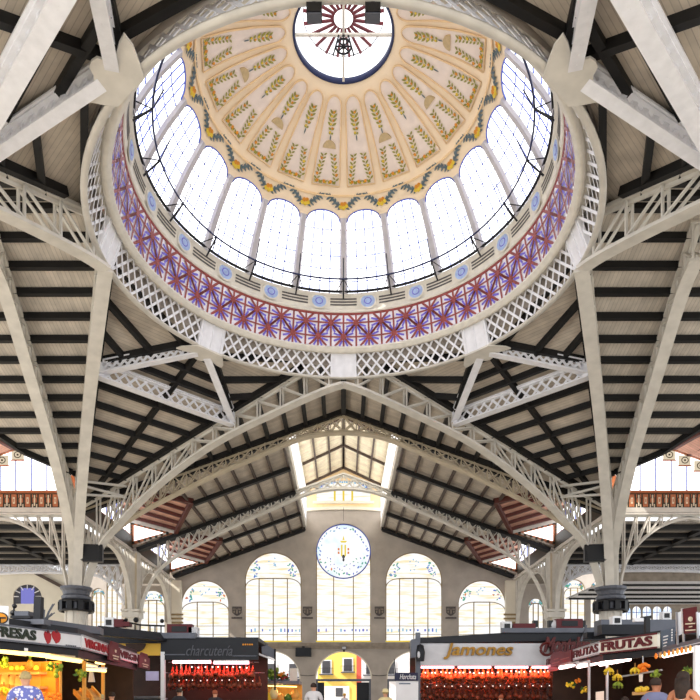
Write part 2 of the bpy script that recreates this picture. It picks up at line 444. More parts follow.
# windows: pane with its glazing bars
pane_me = bar_me = None
for k in range(NS):
    if k == 0:
        mb = MB(); n1 = 10; n2 = 8; vs = []
        for i in range(n1+1):
            ph = (i/n1-.5)*2*HALF*.999; s1 = win_top(ph)
            vs += [dpt(SEC*.5+ph, s1*j/n2, -.06) for j in range(n2+1)]
        mb.add(vs, [(i*9+j, i*9+9+j, i*9+10+j, i*9+j+1) for i in range(n1) for j in range(n2)])
        pane_me = mb.mesh('window_pane', 'dome_glass', WLOC[dome.name])
        mb = MB()
        for q in (-.5, 0, .5):
            ph = q*HALF; s1 = win_top(ph)
            mb.tube([dpt(SEC*.5+ph, s1*j/8, .0) for j in range(9)], .03, 4)
        for j in range(1, 6):
            s = (S_SPR+.1)*j/6
            mb.tube([dpt(SEC*.5+HALF*(i/5-1), s, .0) for i in range(11)], .028, 4)
        mb.tube([dpt(SEC*.5+HALF*(i/10-1), win_top(HALF*(i/10-1)), .02) for i in range(21)], .035, 5)
        bar_me = mb.mesh('glazing_bars', 'mull', WLOC[dome.name])
    o = bpy.data.objects.new('window_pane', pane_me); COL.objects.link(o); o.parent = dome; o.rotation_euler.z = -k*SEC
    b = bpy.data.objects.new('glazing_bars', bar_me); COL.objects.link(b); b.parent = o
# petals, each with edge moulding, sprig and swag
def leaf(mb, th, s, ang, ln, wd, mi, inset=.06):
    "small pointed leaf lying on the dome; ang is measured from the meridian"
    r = prof(s)[0]
    pts = []
    for u, v in ((0, 0), (.35, .5), (.7, .42), (1, 0), (.7, -.42), (.35, -.5)):
        a, b_ = u*ln, v*wd
        ds = a*cos(ang)-b_*sin(ang); dt = (a*sin(ang)+b_*cos(ang))/r
        pts.append(dpt(th+dt, s+ds, inset))
    mb.add(pts, [(0, 1, 2, 3, 4, 5)], mi)
def dot(mb, th, s, rad, mi, inset=.07):
    r = prof(s)[0]
    mb.add([dpt(th+rad*sin(a)/r, s+rad*cos(a), inset) for a in [2*pi*k/7 for k in range(7)]], [tuple(range(7))], mi)
def petal_half(s):
    "half angle of the petal at s (arched at its inner end)"
    u = (S_PET1-s)/.42
    return SEC*.385*(sqrt(max(0, 1-(1-min(1, u))**2)) if u < 1 else 1)
MID = SEC*.5
ss = [S_PET0+(S_PET1-.42-S_PET0)*i/10 for i in range(11)]+[S_PET1-.42+.42*sin(pi/2*i/8) for i in range(1, 9)]
mb = MB(); vs = []
for s in ss:
    h = petal_half(s)
    vs += [dpt(MID+h*(c/4-1), s, .025) for c in range(9)]
mb.add(vs, [(i*9+c, i*9+c+1, i*9+10+c, i*9+9+c) for i in range(len(ss)-1) for c in range(8)])
petal_me = mb.mesh('petal_panel', 'petal', WLOC[dome.name], True)
mb = MB(); edge = [dpt(MID-petal_half(s), s, .05) for s in ss]+[dpt(MID+petal_half(s), s, .05) for s in ss[::-1]]
mb.tube(edge+[edge[0]], .035, 5); edge_me = mb.mesh('petal_moulding', 'rib', WLOC[dome.name], True)
mb = MB(); rnd = random.Random(3)
for sg in (-1, 1):                                           # rising sprays at both sides
    for j in range(7):
        s = S_PET0+.25+j*.17; th = MID+sg*(SEC*.27-(j*.006))
        leaf(mb, th, s, sg*(.9-.1*(j % 3)), .24, .085, 0); leaf(mb, th, s+.06, -sg*1.0, .2, .08, 0)
        if j % 2 == 1: dot(mb, th+sg*.012, s+.1, .07, 1 if j % 4 == 1 else 2)
for j in range(9):                                           # the row of leaves at the foot
    th = MID+(j-4)*SEC*.064; leaf(mb, th, S_PET0+.1, (1 if j % 2 else -1)*.8, .24, .09, 0)
    leaf(mb, th, S_PET0+.2, (1 if j % 2 else -1)*2.0, .17, .08, 2 if j % 3 == 0 else 0)
    if j % 3 == 0: dot(mb, th, S_PET0+.22, .08, 1)
swag_me = mb.mesh('floral_spray', ['leaf', 'orange', 'yellow'], WLOC[dome.name])
mb = MB(); sc_ = S_PET1-1.15
for j in range(6):
    s = sc_-.45+j*.17; w_ = (.25, .4, .75, .8, .85, .6, .3)[j]
    for sg in (-1, 1): leaf(mb, MID, s, sg*(1.1-.08*j), .3*w_+.06, .1, 0)
    dot(mb, MID+(.012 if j % 2 else -.012), s+.08, .055, 1 if j % 2 else 2)
leaf(mb, MID, sc_-.45, pi, .3, .06, 3)
sprig_me = mb.mesh('floral_sprig', ['leaf', 'orange', 'yellow', 'leaf_blue'], WLOC[dome.name])
mb = MB()
s_v = S_PET0+1.65
pts = [dpt(MID+.3*cos(a)/prof(s_v)[0]*1.1, s_v+.42*sin(a)*.8, .09) for a in [pi*i/10 for i in range(11)]]
back = [dpt(MID+.3*cos(a)/prof(s_v)[0]*1.1, s_v+.42*sin(a)*.8, .02) for a in [pi*i/10 for i in range(11)]]
mb.add(pts+back, [tuple(range(11))]+[(i, i+1, i+12, i+11) for i in range(10)]+[(10, 0, 11, 21)])
vent_me = mb.mesh('fan_vent', 'vent', WLOC[dome.name])
mb = MB()
for sg in (-1, 1):                                           # garland of the band, centred on a pier
    for j in range(5):
        th = sg*SEC*(.04+.075*j); s = S_BAND+.08-.12*cos(j*.8)+.04*j
        leaf(mb, th, s, sg*1.2, .34, .12, 0); leaf(mb, th, s, sg*2.1, .28, .1, 0); leaf(mb, th, s, sg*.5, .18, .07, 0)
for j in range(5): dot(mb, (j-2)*.012, S_BAND+(-.06, .06, -.1, .08, -.02)[j], .1, 1 if j % 2 else 2)
garland_me = mb.mesh('garland', ['leaf_blue', 'orange', 'yellow'], WLOC[dome.name])
def ring_copy(me, k, parent, rot=True):
    o = bpy.data.objects.new(me.name.split('.')[0], me); COL.objects.link(o); o.parent = parent
    if rot: o.rotation_euler.z = -k*SEC
    return o
for k in range(NS):
    p = ring_copy(petal_me, k, dome); ring_copy(edge_me, 0, p, False); ring_copy(swag_me, 0, p, False); ring_copy(sprig_me, 0, p, False)
    if k % 2: ring_copy(vent_me, 0, p, False)
    ring_copy(garland_me, k, dome)
# mouldings that bound the garland band
mb = MB()
for s in (S_BAND+.36,): mb.lathe([(prof(s)[0]-.03, prof(s)[1]-.05), (prof(s)[0]-.09, prof(s)[1]), (prof(s)[0]-.05, prof(s)[1]+.07)], 80, (0, 28, 0))
mb.part('band_moulding', 'rib', dome, True)
# drum: tile band, rim, cornice with medallions
NT = 40
def band(th, v, inset=0):
    r = RA+(RB-RA)*v-inset; z = ZA+(ZB-ZA)*v
    return Vector((r*sin(th), 28+r*cos(th), z))
mb = MB(); seg = 160
mb.lathe([(RA+.02, ZA), (RB+.02, ZB)], seg, (0, 28, 0), 0)
def bandbar(t0, v0, t1, v1, wd, mi, inset):
    n = 3; r = (RA+RB)/2; H_ = 1.64
    dx, dy = (t1-t0)*r, (v1-v0)*H_; L_ = hypot(dx, dy); ox, oy = -dy/L_*wd/2/r, dx/L_*wd/2/H_
    vs = []
    for i in range(n+1):
        t, v = t0+(t1-t0)*i/n, v0+(v1-v0)*i/n
        vs += [band(t+ox, max(0, min(1, v+oy)), inset), band(t-ox, max(0, min(1, v-oy)), inset)]
    mb.add(vs, [(2*i, 2*i+1, 2*i+3, 2*i+2) for i in range(n)], mi)
TC = 2*pi/NT
V1, V2 = .3, .74
for k in range(NT):
    t = k*TC
    for (ta, va) in ((t, V1), (t+TC/2, V2)):
        for dt, dv in ((.5, .44), (-.5, .44), (.5, -.44), (-.5, -.44)):
            if va == V1 and dv < 0: dt, dv = dt*.68, -.3
            if va == V2 and dv > 0: dt, dv = dt*.6, .26
            bandbar(ta, va, ta+dt*TC, va+dv, .12, 1, .03)
        for q in range(8):                                       # blue rays between the arms
            a = (q+.5)*pi/4; r0, r1 = .13, .34
            u0, w0, u1, w1 = ta+r0*1.5*cos(a)/9.3, va+r0*1.5*sin(a)/1.64, ta+r1*1.8*cos(a)/9.3, va+r1*1.5*sin(a)/1.64
            if 0 < w1 < 1: bandbar(u0, w0, u1, w1, .1, 2, .012)
        bandbar(ta, 0.0, ta, 1.0, .1, 1, .026)
        bandbar(ta-TC/2, va, ta+TC/2, va, .08, 1, .022)
        bandbar(ta-TC*.09, va, ta+TC*.09, va, .26, 1, .036)
mb.part('tile_band', ['tile_white', 'tile_red', 'tile_blue'], dome)
mb = MB().lathe([(RB+.04, ZB-.02), (RB-.03, ZB), (RB-.03, ZB+.09), (RB-.01, ZB+.1)], 120, (0, 28, 0)); mb.part('red_fillet', 'tile_red', dome, True)
mb = MB().lathe([(RB-.01, ZB+.09), (RB-.1, ZB+.12), (RB-.1, ZB+.2), (RB-.05, ZB+.26), (RB-.16, ZB+.4), (RW+.06, ZW-.16), (RW-.06, ZW-.12), (RW-.1, ZW-.03), (RW+.1, ZW)], 120, (0, 28, 0)); mb.part('frieze', 'moulding', dome, True)
for k in range(NS):
    th = (k+.5)*SEC
    def fz(t, v, i=0):
        r = RB-.16+(RW+.06-RB+.16)*v-i; z = ZB+.4+(ZW-.16-ZB-.4)*v
        return Vector((r*sin(t), 28+r*cos(t), z))
    mb = MB()
    def disc(rad, inset, mi, n=18):
        mb.add([fz(th+rad*cos(a)/8.8, .45+rad*sin(a)/.48*.85, inset) for a in [2*pi*i/n for i in range(n)]], [tuple(range(n))], mi)
    disc(.5, .03, 0); disc(.4, .045, 1); disc(.22, .055, 2); disc(.17, .065, 1)
    mb.part('medallion', ['moulding', 'medal', 'tile_blue'], dome)
    mb = MB()
    for v in (.12, .45, .78):
        q = [k*SEC-.085+.17*i/4 for i in range(5)]
        mb.add([fz(t, v+.09, .02) for t in q]+[fz(t, v-.09, .02) for t in q], [(i, i+1, i+6, i+5) for i in range(4)])
    mb.part('frieze_grooves', 'moulding_dark', dome)
mb = MB().lathe([(RA, ZA), (RA-.05, ZA-.03), (RA-.04, ZA-.12), (RA+.08, ZA-.16), (RA+.1, ZA-.26), (RA+.26, ZA-.27), (RA+.33, ZA-.18), (RA+.38, ZA-.04), (RA+.42, ZA+.1)], 120, (0, 28, 0)); mb.part('rim_moulding', 'moulding', dome, True)
# gallery rail at the windows' foot
mb = MB()
ring = lambda r, z, n=100: [(r*sin(2*pi*i/n), 28+r*cos(2*pi*i/n), z) for i in range(n+1)]
mb.tube(ring(7.93, 24.87), .045, 6).part('gallery_rail', 'navy_iron', dome, True)
MB().tube(ring(RW-.12, ZW+.06), .07, 6).part('sill_rail', 'iron', dome, True)
for k in range(NS):
    th = k*SEC; s0, c0 = sin(th), cos(th); pt = lambda r, z, d=0: (r*s0+d*c0, 28+r*c0-d*s0, z)
    MB().tube([pt(RW-.1, ZW-.35), pt(7.93, 24.87)], .045, 5).tube([pt(RW-.1, ZW+.1, .4), pt(7.93, 24.87)], .03, 4).tube([pt(RW-.1, ZW+.1, -.4), pt(7.93, 24.87)], .03, 4).tube([pt(7.93, 24.87), pt(7.5, 25.75)], .03, 4).part('rail_bracket', 'iron', dome)
# oculus ring and lantern
mb = MB().lathe([(2.2, 30.24), (2.16, 30.2), (2.1, 30.24), (2.08, 30.34), (2.1, 30.46)], 64, (0, 28, 0)); mb.part('oculus_ring', 'navy_iron', dome, True)
lan = thing('lantern', 'glazed lantern with wine red ribs over the oculus of the dome', 'lantern', (0, 28, 30.4))
MB().lathe([(2.12, 30.44), (1.95, 30.8), (1.76, 31.1)], 48, (0, 28, 0)).part('lantern_drum', 'lantern_glass', lan, True)
MB().tube([(1.76*sin(2*pi*i/48), 28+1.76*cos(2*pi*i/48), 31.12) for i in range(49)], .03, 5).part('eaves_ring', 'lead', lan, True)
MB().lathe([(1.78, 31.12), (.42, 31.06)], 48, (0, 28, 0)).part('lantern_roof', 'lantern_glass', lan, True)
for k in range(20):
    a = (k+.5)*2*pi/20
    MB().beam((1.76*sin(a), 28+1.76*cos(a), 31.07), (.44*sin(a), 28+.44*cos(a), 31.0), .11, .06).part('roof_rib', 'wine', lan)
MB().lathe([(.46, 31.0), (.42, 30.96), (.4, 31.03)], 32, (0, 28, 0)).part('crown_ring', 'wine', lan, True)
MB().lathe([(.42, 31.0), (.01, 31.02)], 32, (0, 28, 0)).part('crown_light', 'lantern_glass', lan, True)
for a in (0, pi/2):
    MB().beam((2.12*cos(a), 28+2.12*sin(a), 30.3), (-2.12*cos(a), 28-2.12*sin(a), 30.3), .11, .08).part('cross_beam', 'moulding', lan)
wv = thing('fan_wheel', 'dark spoked ventilator wheel hanging at the centre of the oculus', 'ventilator', (0, 28, 29.6))
MB().tube([(.33*cos(a), 28, 29.8+.33*sin(a)) for a in [2*pi*i/24 for i in range(25)]], .04, 6).part('wheel_rim', 'iron', wv, True)
for k in range(4):
    a = k*pi/4; MB().beam((.32*cos(a), 28, 29.8+.32*sin(a)), (-.32*cos(a), 28, 29.8-.32*sin(a)), .04, .05, up=(0, 1, 0)).part('spoke', 'iron', wv)
MB().ball((0, 28, 29.8), .1).part('hub', 'iron', wv, True)
for sg in (-1, 1): MB().beam((sg*.2, 28, 30.3), (sg*.45, 28, 29.4), .05, .08, up=(0, 1, 0)).part('hanger', 'iron', wv)

# ============================================================ RING GIRDER
RL, ZL0, ZL1 = 10.4, 20.62, 21.95
RT = 9.92                                    # the lattice leans inwards to this radius at its top
rg = thing('ring_girder', 'white lattice ring girder carrying the dome on eight points', 'girder', (0, 28, ZL0))
def rp(th, r, z): return Vector((r*sin(th), 28+r*cos(th), z))
MB().lathe([(RL-.1, ZL0-.05), (RL+.16, ZL0-.05), (RL+.16, ZL0+.03), (RL-.1, ZL0+.03)], 96, (0, 28, 0), closed=True).part('bottom_flange', 'steel', rg, True)
MB().lathe([(RT-.08, ZL1-.1), (RT+.2, ZL1-.1), (RT+.2, ZL1), (RT-.08, ZL1)], 96, (0, 28, 0), closed=True).part('top_flange', 'steel', rg, True)
ND = 11
for k in range(8):
    t0 = k*pi/4+.075; t1 = (k+1)*pi/4-.075; mb = MB()
    for sg in (1, -1):
        for i in range(-2, ND+1):
            u0, u1 = (i if sg > 0 else i+2)/ND, (i+2 if sg > 0 else i)/ND; q0, q1 = 0., 1.
            pts = []
            for j in range(5):
                u = u0+(u1-u0)*j/4
                if -.001 <= u <= 1.001: pts.append((u, j/4))
            if len(pts) > 1:
                for (ua, va), (ub, vb) in zip(pts, pts[1:]):
                    mb.beam(rp(t0+(t1-t0)*ua, RL-.02+sg*.02+(RT-RL)*va, ZL0+.03+(ZL1-ZL0-.1)*va), rp(t0+(t1-t0)*ub, RL-.02+sg*.02+(RT-RL)*vb, ZL0+.03+(ZL1-ZL0-.1)*vb), .11, .03, up=rp((ua+ub)/2*(t1-t0)+t0, 1, 0)-Vector((0, 28, 0)))
    mb.part('lattice_web', 'steel_white', rg)
    th = k*pi/4; mb = MB()
    vs = []
    for j in range(5):
        t = th-.075+.15*j/4
        vs += [rp(t, RL-.1, ZL0-.02), rp(t, RT-.1, ZL1-.02), rp(t, RL+.1, ZL0-.02), rp(t, RT+.1, ZL1-.02)]
    mb.add(vs, [(j*4, j*4+1, j*4+5, j*4+4) for j in range(4)]+[(j*4+2, j*4+3, j*4+7, j*4+6) for j in range(4)]+[(0, 1, 3, 2), (16, 17, 19, 18)])
    for dt in (-.06, 0, .06): mb.beam(rp(th+dt, RL-.12, ZL0), rp(th+dt, RT-.12, ZL1-.03), .05, .05, up=rp(th, 1, 0)-Vector((0, 28, 0)))
    mb.part('vertex_panel', 'steel_white', rg)
MB().lathe([(RL-.03, 21.3), (RL-.03, 23.3), (9.2, 23.3)], 96, (0, 28, 0)).part('drum_wall', 'stone', rg, True)
# scalloped gusset plates under the four diagonal points
for k in (1, 3, 5, 7):
    th = {1: pi/4, 3: pi-.705, 5: pi+.705, 7: -pi/4}[k]; e = Vector((sin(th), cos(th), 0)); s_ = Vector((e.y, -e.x, 0)); o = Vector((0, 28, ZL0-.06))
    prof2 = [(10.25, -.75), (10.6, -1.05), (11.0, -1.35), (11.35, -1.45), (11.3, -1.1), (11.2, -.8), (11.18, -.55), (11.28, -.36), (11.5, -.22)]
    poly = [(r, t) for r, t in prof2]+[(11.55, 0)]+[(r, -t) for r, t in prof2[::-1]]
    MB().prism([o+e*r+s_*t for r, t in poly], (0, 0, -.07)).part('gusset_plate', 'steel', rg)

# ================================================================== ROOFS
ringpt = lambda a, r=10.4: (r*sin(a), 28+r*cos(a))
COLS = {(sx, sy): (sx*CXL, 28+sy*19.0) for sx in (-1, 1) for sy in (-1, 1)}
def arcpts(a0, a1, n=12): return [ringpt(a0+(a1-a0)*i/n) for i in range(n+1)]
side_word = {-1: 'left', 1: 'right'}; far_word = {1: 'far', -1: 'near'}
V45 = {}; PP = {}; QQ = {}
for sx in (-1, 1):
    for sy in (1, -1):
        c = COLS[(sx, sy)]
        V0 = (0, 28+sy*10.3); V9 = (sx*10.3, 28)
        V45[sx, sy] = (sx*7.4, 28+sy*7.4); PP[sx, sy] = (sx*13.36, 28+sy*7.06); QQ[sx, sy] = (sx*7.06, 28+sy*13.36)
        if sy < 0: V45[sx, sy] = (sx*6.8, 20.05); PP[sx, sy] = (sx*13.15, 22.0); QQ[sx, sy] = (sx*6.0, 15.15)
        P_, Q_ = PP[sx, sy], QQ[sx, sy]; v = V45[sx, sy]
        a0 = 0 if sy > 0 else pi; a1 = pi/2*sx if sy > 0 else (pi/2*sx if sx > 0 else 3*pi/2)
        poly = arcpts(a0, a1)+[c]
        dg = (sx/sqrt(2), sy/sqrt(2)); pd = (-dg[1], dg[0]); zf = roof_corner(sx, sy)
        L_ = []
        base = (0, 28)
        def clipped(poly2, ds, nm='purlin'):
            out = []
            for d in ds:
                for a, b in clip_line(poly2, (base[0]+dg[0]*d, base[1]+dg[1]*d), pd): out.append((a, b))
            return out
        t = roof_section('corner_roof', 'grey boarded roof facet with black purlins at the %s %s corner of the crossing' % (far_word[sy], side_word[sx]), poly, zf,
                         'boards_d' if sx*sy > 0 else 'boards_e', [], [], group='corner roof facets')
        lines = []
        outer = [P_, Q_, c]
        lines += clipped(outer, [15.9+1.38*k for k in range(8)])
        lines += clipped([v, P_, Q_], [11.7, 12.75, 13.75])
        cd_ = (c[0]-v[0], c[1]-v[1])
        lines.append(((v[0]+dg[0]*.6, v[1]+dg[1]*.6), (v[0]+dg[0]*13.5, v[1]+dg[1]*13.5)))
        for tri in ([v, P_, V9], [v, Q_, V0]):
            # frame beam along the ring side of the triangle and two purlins beside it
            g = Vector(((tri[2][0]-tri[0][0]), (tri[2][1]-tri[0][1]))); a_, b_, p_ = Vector(tri[0]), Vector(tri[2]), Vector(tri[1])
            for f_ in (.2, .5, .75): lines.append((tuple(a_.lerp(p_, f_+.02)), tuple(b_.lerp(p_, f_-.02))))
        lines += [((v[0]*.98+P_[0]*.02, v[1]*.98+P_[1]*.02), P_), (v, Q_)]
        for a, b in lines:
            A = (a[0], a[1], zf(*a)); B = (b[0], b[1], zf(*b))
            if seg_seen(A, B): MB().beam(A, B, .26, .32, drop=1).part('purlin', 'timber', t)
        for a, b in ((V0, c), (V9, c)):
            a = Vector(a); b = Vector(b); n_ = Vector((b-a).normalized()); inn = Vector((dg[0], dg[1])); 
            o_ = Vector((-n_.y, n_.x)); o_ = o_ if (Vector(base)+inn*16-a).dot(o_) > 0 else -o_
            a2, b2 = a.lerp(b, .12)+o_*.42, a.lerp(b, .95)+o_*.3
            A = (a2.x, a2.y, zf(*a2)); B = (b2.x, b2.y, zf(*b2))
            if seg_seen(A, B): MB().beam(A, B, .3, .34, drop=1).part('rafter', 'timber', t)

MON = 4.35                                    # half width of the raised monitor roof
YW = 73.0                                     # the end wall
XP = [1.36*k for k in range(1, 15)]
for sx in (-1, 1):
    wd = side_word[sx]
    # slope between the ring and the first nave truss
    poly = [(0, 38.35), (0, 47.0), (sx*CXL, 47.0)]
    roof_section('nave_roof', 'narrow grey roof slope with black purlins beside the far ring point, %s side' % wd, poly, roof_nave, 'boards_x',
                 [((sx*x, 0), (0, 1), 'purlin') for x in XP]+([((0.0, 0), (0, 1), 'ridge_beam')] if 0 else []), [((sx*.05, 46.75), (sx*19, 46.75))], group='nave roof slopes')
    # nave slope with two dormer openings
    dorm = []
    for yc in (53.3, 66.3):
        dorm += [(sx*CXL, yc-6.2), (sx*15.4, yc-6.0), (sx*12.5, yc), (sx*15.4, yc+6.0), (sx*CXL, yc+6.2)]
    poly = [(sx*MON, 47.0)]+[(sx*CXL, 47.0)]+dorm+[(sx*CXL, YW), (sx*MON, YW)]
    roof_section('nave_roof', 'long grey boarded slope of the nave between monitor and dormers, %s side' % wd, poly, roof_nave, 'boards_x',
                 [((sx*(MON+.2+1.36*k), 0), (0, 1), 'purlin') for k in range(11)], [], 'brown_timber', .16, .3, group='nave roof slopes')
    t = thing('roof_frame', 'black cross beams under the nave roof, %s side' % wd, 'beam', (sx*11, 60, 16), 'black cross beams of the nave')
    for y in (47.25, 53.3, 59.4, 59.9, 66.3, 72.7):
        x1 = 19.0 if abs(y-53.3) > 1 and abs(y-66.3) > 1 else 12.4
        A, B = (sx*(MON+.1), y, roof_nave(MON, y)-.25), (sx*x1, y, roof_nave(x1, y)-.25)
        MB().beam(A, B, .42, .34, drop=1).part('cross_beam', 'timber', t)
    for yc in (53.3, 66.3):
        for dy in (-6, 6):
            MB().beam((sx*12.5, yc, roof_nave(12.5, 0)), (sx*15.4, yc+dy, roof_nave(15.4, 0)), .3, .36, drop=1).part('valley_beam', 'red_timber', t)
    # transept slopes
    vl = [(sx*18.2, 43.45), (sx*20.5, 41.6), (sx*21.35, 40.2), (sx*23.1, 37.8), (sx*25.2, 40.2), (sx*28, 44.5), (sx*28.4, 47)]
    poly = [(sx*10.4, 28)]+[(sx*18.9, 46.5)]+vl+[(sx*42, 47), (sx*42, 28)]
    roof_section('transept_roof', 'far slope of the %s transept, grey boards with parallel black purlins' % wd, poly, roof_trans, 'boards_y',
                 [((0, 28.75+1.235*k), (1, 0), 'purlin') for k in range(15)], [(vl[i], vl[i+1]) for i in range(5)], w=.27, h=.3, group='transept roof slopes')
    poly = [(sx*10.4, 28), (sx*18.9, 9.5), (sx*42, 9.0), (sx*42, 28)]
    roof_section('transept_roof', 'near slope of the %s transept, grey boards with parallel black purlins' % wd, poly, roof_trans, 'boards_y',
                 [((0, 28-1.235*k), (1, 0), 'purlin') for k in range(0, 12)], [], w=.27, h=.3, group='transept roof slopes')
    # near nave slope, above and behind the camera
    poly = [(0, 17.6), (sx*18.9, 9.2), (sx*18.9, 1), (0, 1)]
    roof_section('nave_roof', 'near grey roof slope with black purlins above the camera, %s side' % wd, poly, roof_nave, 'boards_x',
                 [((sx*x, 0), (0, 1), 'purlin') for x in XP], [((sx*.3, 17.0), (sx*9, 13.0))], group='nave roof slopes')
MB().beam((0, 38.6, 22.45), (0, 46.9, 22.45), .34, .4, drop=1).top('ridge_beam', 'timber', 'black ridge beam between the dome ring and the first nave truss', 'beam')

# ================================================================ TRUSSES
T1TOP = [(0, 22.35), (1, 15.35)]
T1BOT = [(0.0, 20.15), (.06, 20.02), (.2, 19.4), (.408, 18.29), (.563, 16.96), (.7, 15.4), (.794, 14.04), (.87, 12.8), (.915, 11.6), (.95, 9.95), (.968, 8.9)]
for sx in (-1, 1):
    for sy in (1, -1):
        c = COLS[(sx, sy)]
        for which, v in (('far' if sy > 0 else 'near', (0, 28+sy*10.3)), ('left' if sx < 0 else 'right', (sx*10.3, 28))):
            if not (seg_seen((v[0], v[1], 21), (v[0]+(c[0]-v[0])*.6, v[1]+(c[1]-v[1])*.6, 18), 0)): continue
            truss('arched_rib', 'cream arched rib from the %s %s column to the %s point of the dome ring' % (far_word[sy], side_word[sx], which),
                  v, c, T1TOP, T1BOT, 11, 'rib', .5, .62, 'steel', (.04, .9), group='arched ribs of the crossing')
        if True:
            nm = 'at the %s %s corner of the crossing' % (far_word[sy], side_word[sx])
            v = V45[sx, sy]; P_ = PP[sx, sy]; Q_ = QQ[sx, sy]
            dg = Vector((sx, sy)).normalized()
            if seg_seen((*P_, 19), (*Q_, 19), 0):
                lattice_beam('lattice_beam', 'white diagonal lattice beam linking two ribs ' + nm, P_, Q_, 19.0, 19.0, .85, 'lattice beams of the crossing')
            v2 = Vector(v)+dg*.35
            for e, wdn in ((P_, 'side'), (Q_, 'far' if sy > 0 else 'near')):
                if seg_seen((*v2, 20.8), (*e, 19.2), 0):
                    lattice_beam('lattice_beam', 'white lattice strut from the dome ring to the %s rib %s' % (wdn if wdn != 'side' else side_word[sx], nm), v2, e, 20.62, 19.15, .62, 'lattice beams of the crossing', w=.42, pitch=.42)
T2TOPX = [(0, 22.3), (19.4, 15.28)]
T2BOTX = [(0, 20.85), (2.2, 20.65), (4.1, 20.05), (6.57, 18.96), (8.97, 17.94), (12.53, 16.2), (15.2, 14.75), (16.96, 13.4), (17.9, 12.0), (18.5, 10.4), (18.75, 8.8)]
def mirror(tab, half, X):
    t = [((half+s*x)/(2*half), z) for s in (-1, 1) for x, z in (tab if s > 0 else tab[::-1])]
    out = []
    for p in t:
        if not out or p[0]-out[-1][0] > 1e-6: out.append(p)
    return out
truss('nave_truss', 'cream gable truss spanning the nave between the two front columns', (-19.4, 47), (19.4, 47), mirror(T2TOPX, 19.4, 0), mirror(T2BOTX, 19.4, 0), 36, 'truss', .5, .6, 'steel_warm', (.06, .94), cross=True, group='nave trusses', sw=.09)
truss('nave_truss', 'cream gable truss spanning the nave midway to the end wall', (-19.4, 59.6), (19.4, 59.6), mirror(T2TOPX, 19.4, 0), mirror(T2BOTX, 19.4, 0), 36, 'truss', .5, .6, 'steel', (.06, .94), cross=True, group='nave trusses', sw=.09)
for sx in (-1, 1):
    A = (sx*15.3, 28); B = COLS[(sx, 1)]
    truss('transept_truss', 'cream half truss sloping from the %s transept ridge down to the far %s column' % (side_word[sx], side_word[sx]), A, B,
          [(0, 22.3), (1, 15.4)], [(0, 20.6), (.12, 20.35), (.34, 18.7), (.65, 16.2), (.87, 13.3), (.95, 11.2), (.975, 9.0)], 15, 'truss', .5, .6, 'steel', (.0, .92), group='transept trusses')
    # the arcade along the nave side: beam and arch between columns
    for y0, y1, wdn in ((47.0, 59.6, 'front'), (59.6, 73.0, 'rear')):
        truss('arcade_truss', 'cream arched spandrel truss of the %s nave bay on the %s side' % (wdn, side_word[sx]), (sx*19.4, y0), (sx*19.4, y1),
              [(0, 15.0), (1, 15.0)], [(.05, 9.0), (.08, 10.8), (.16, 12.6), (.3, 13.9), (.5, 14.3), (.7, 13.9), (.84, 12.6), (.92, 10.8), (.95, 9.0)], 12, 'truss', .5, .4, 'steel', (.08, .92), group='arcade trusses')
    truss('arcade_truss', 'cream arched spandrel truss under the tiled frieze of the %s transept' % side_word[sx], (sx*19.6, 47.0), (sx*32.0, 47.0),
          [(0, 15.0), (1, 15.0)], [(.03, 9.0), (.06, 11.0), (.12, 12.4), (.26, 13.9), (.44, 14.6), (.62, 13.9), (.84, 12.6), (.95, 9.0)], 12, 'truss', .5, .4, 'steel', (.06, .94), group='arcade trusses')
    # ties between the ribs just above the column
    c = COLS[(sx, 1)]
    v0 = Vector((0, 38.3)); v9 = Vector((sx*10.3, 28)); cc = Vector(c)
    a, b = v0.lerp(cc, .78), v9.lerp(cc, .8)
    t = thing('rib_tie', 'thin paired tie bars between the ribs above the far %s column' % side_word[sx], 'tie', (a.x, a.y, 15), 'rib ties')
    for dz in (0, .75): MB().beam((a.x, a.y, 15.6+dz), (b.x, b.y, 15.2+dz*1.2), .12, .14).part('tie_bar', 'steel', t)
    a, b = v0.lerp(cc, .78), Vector((sx*17.9, 43.2))
    MB().beam((a.x, a.y, 15.6), (b.x, b.y, 15.9), .12, .14).part('tie_bar', 'steel', t)

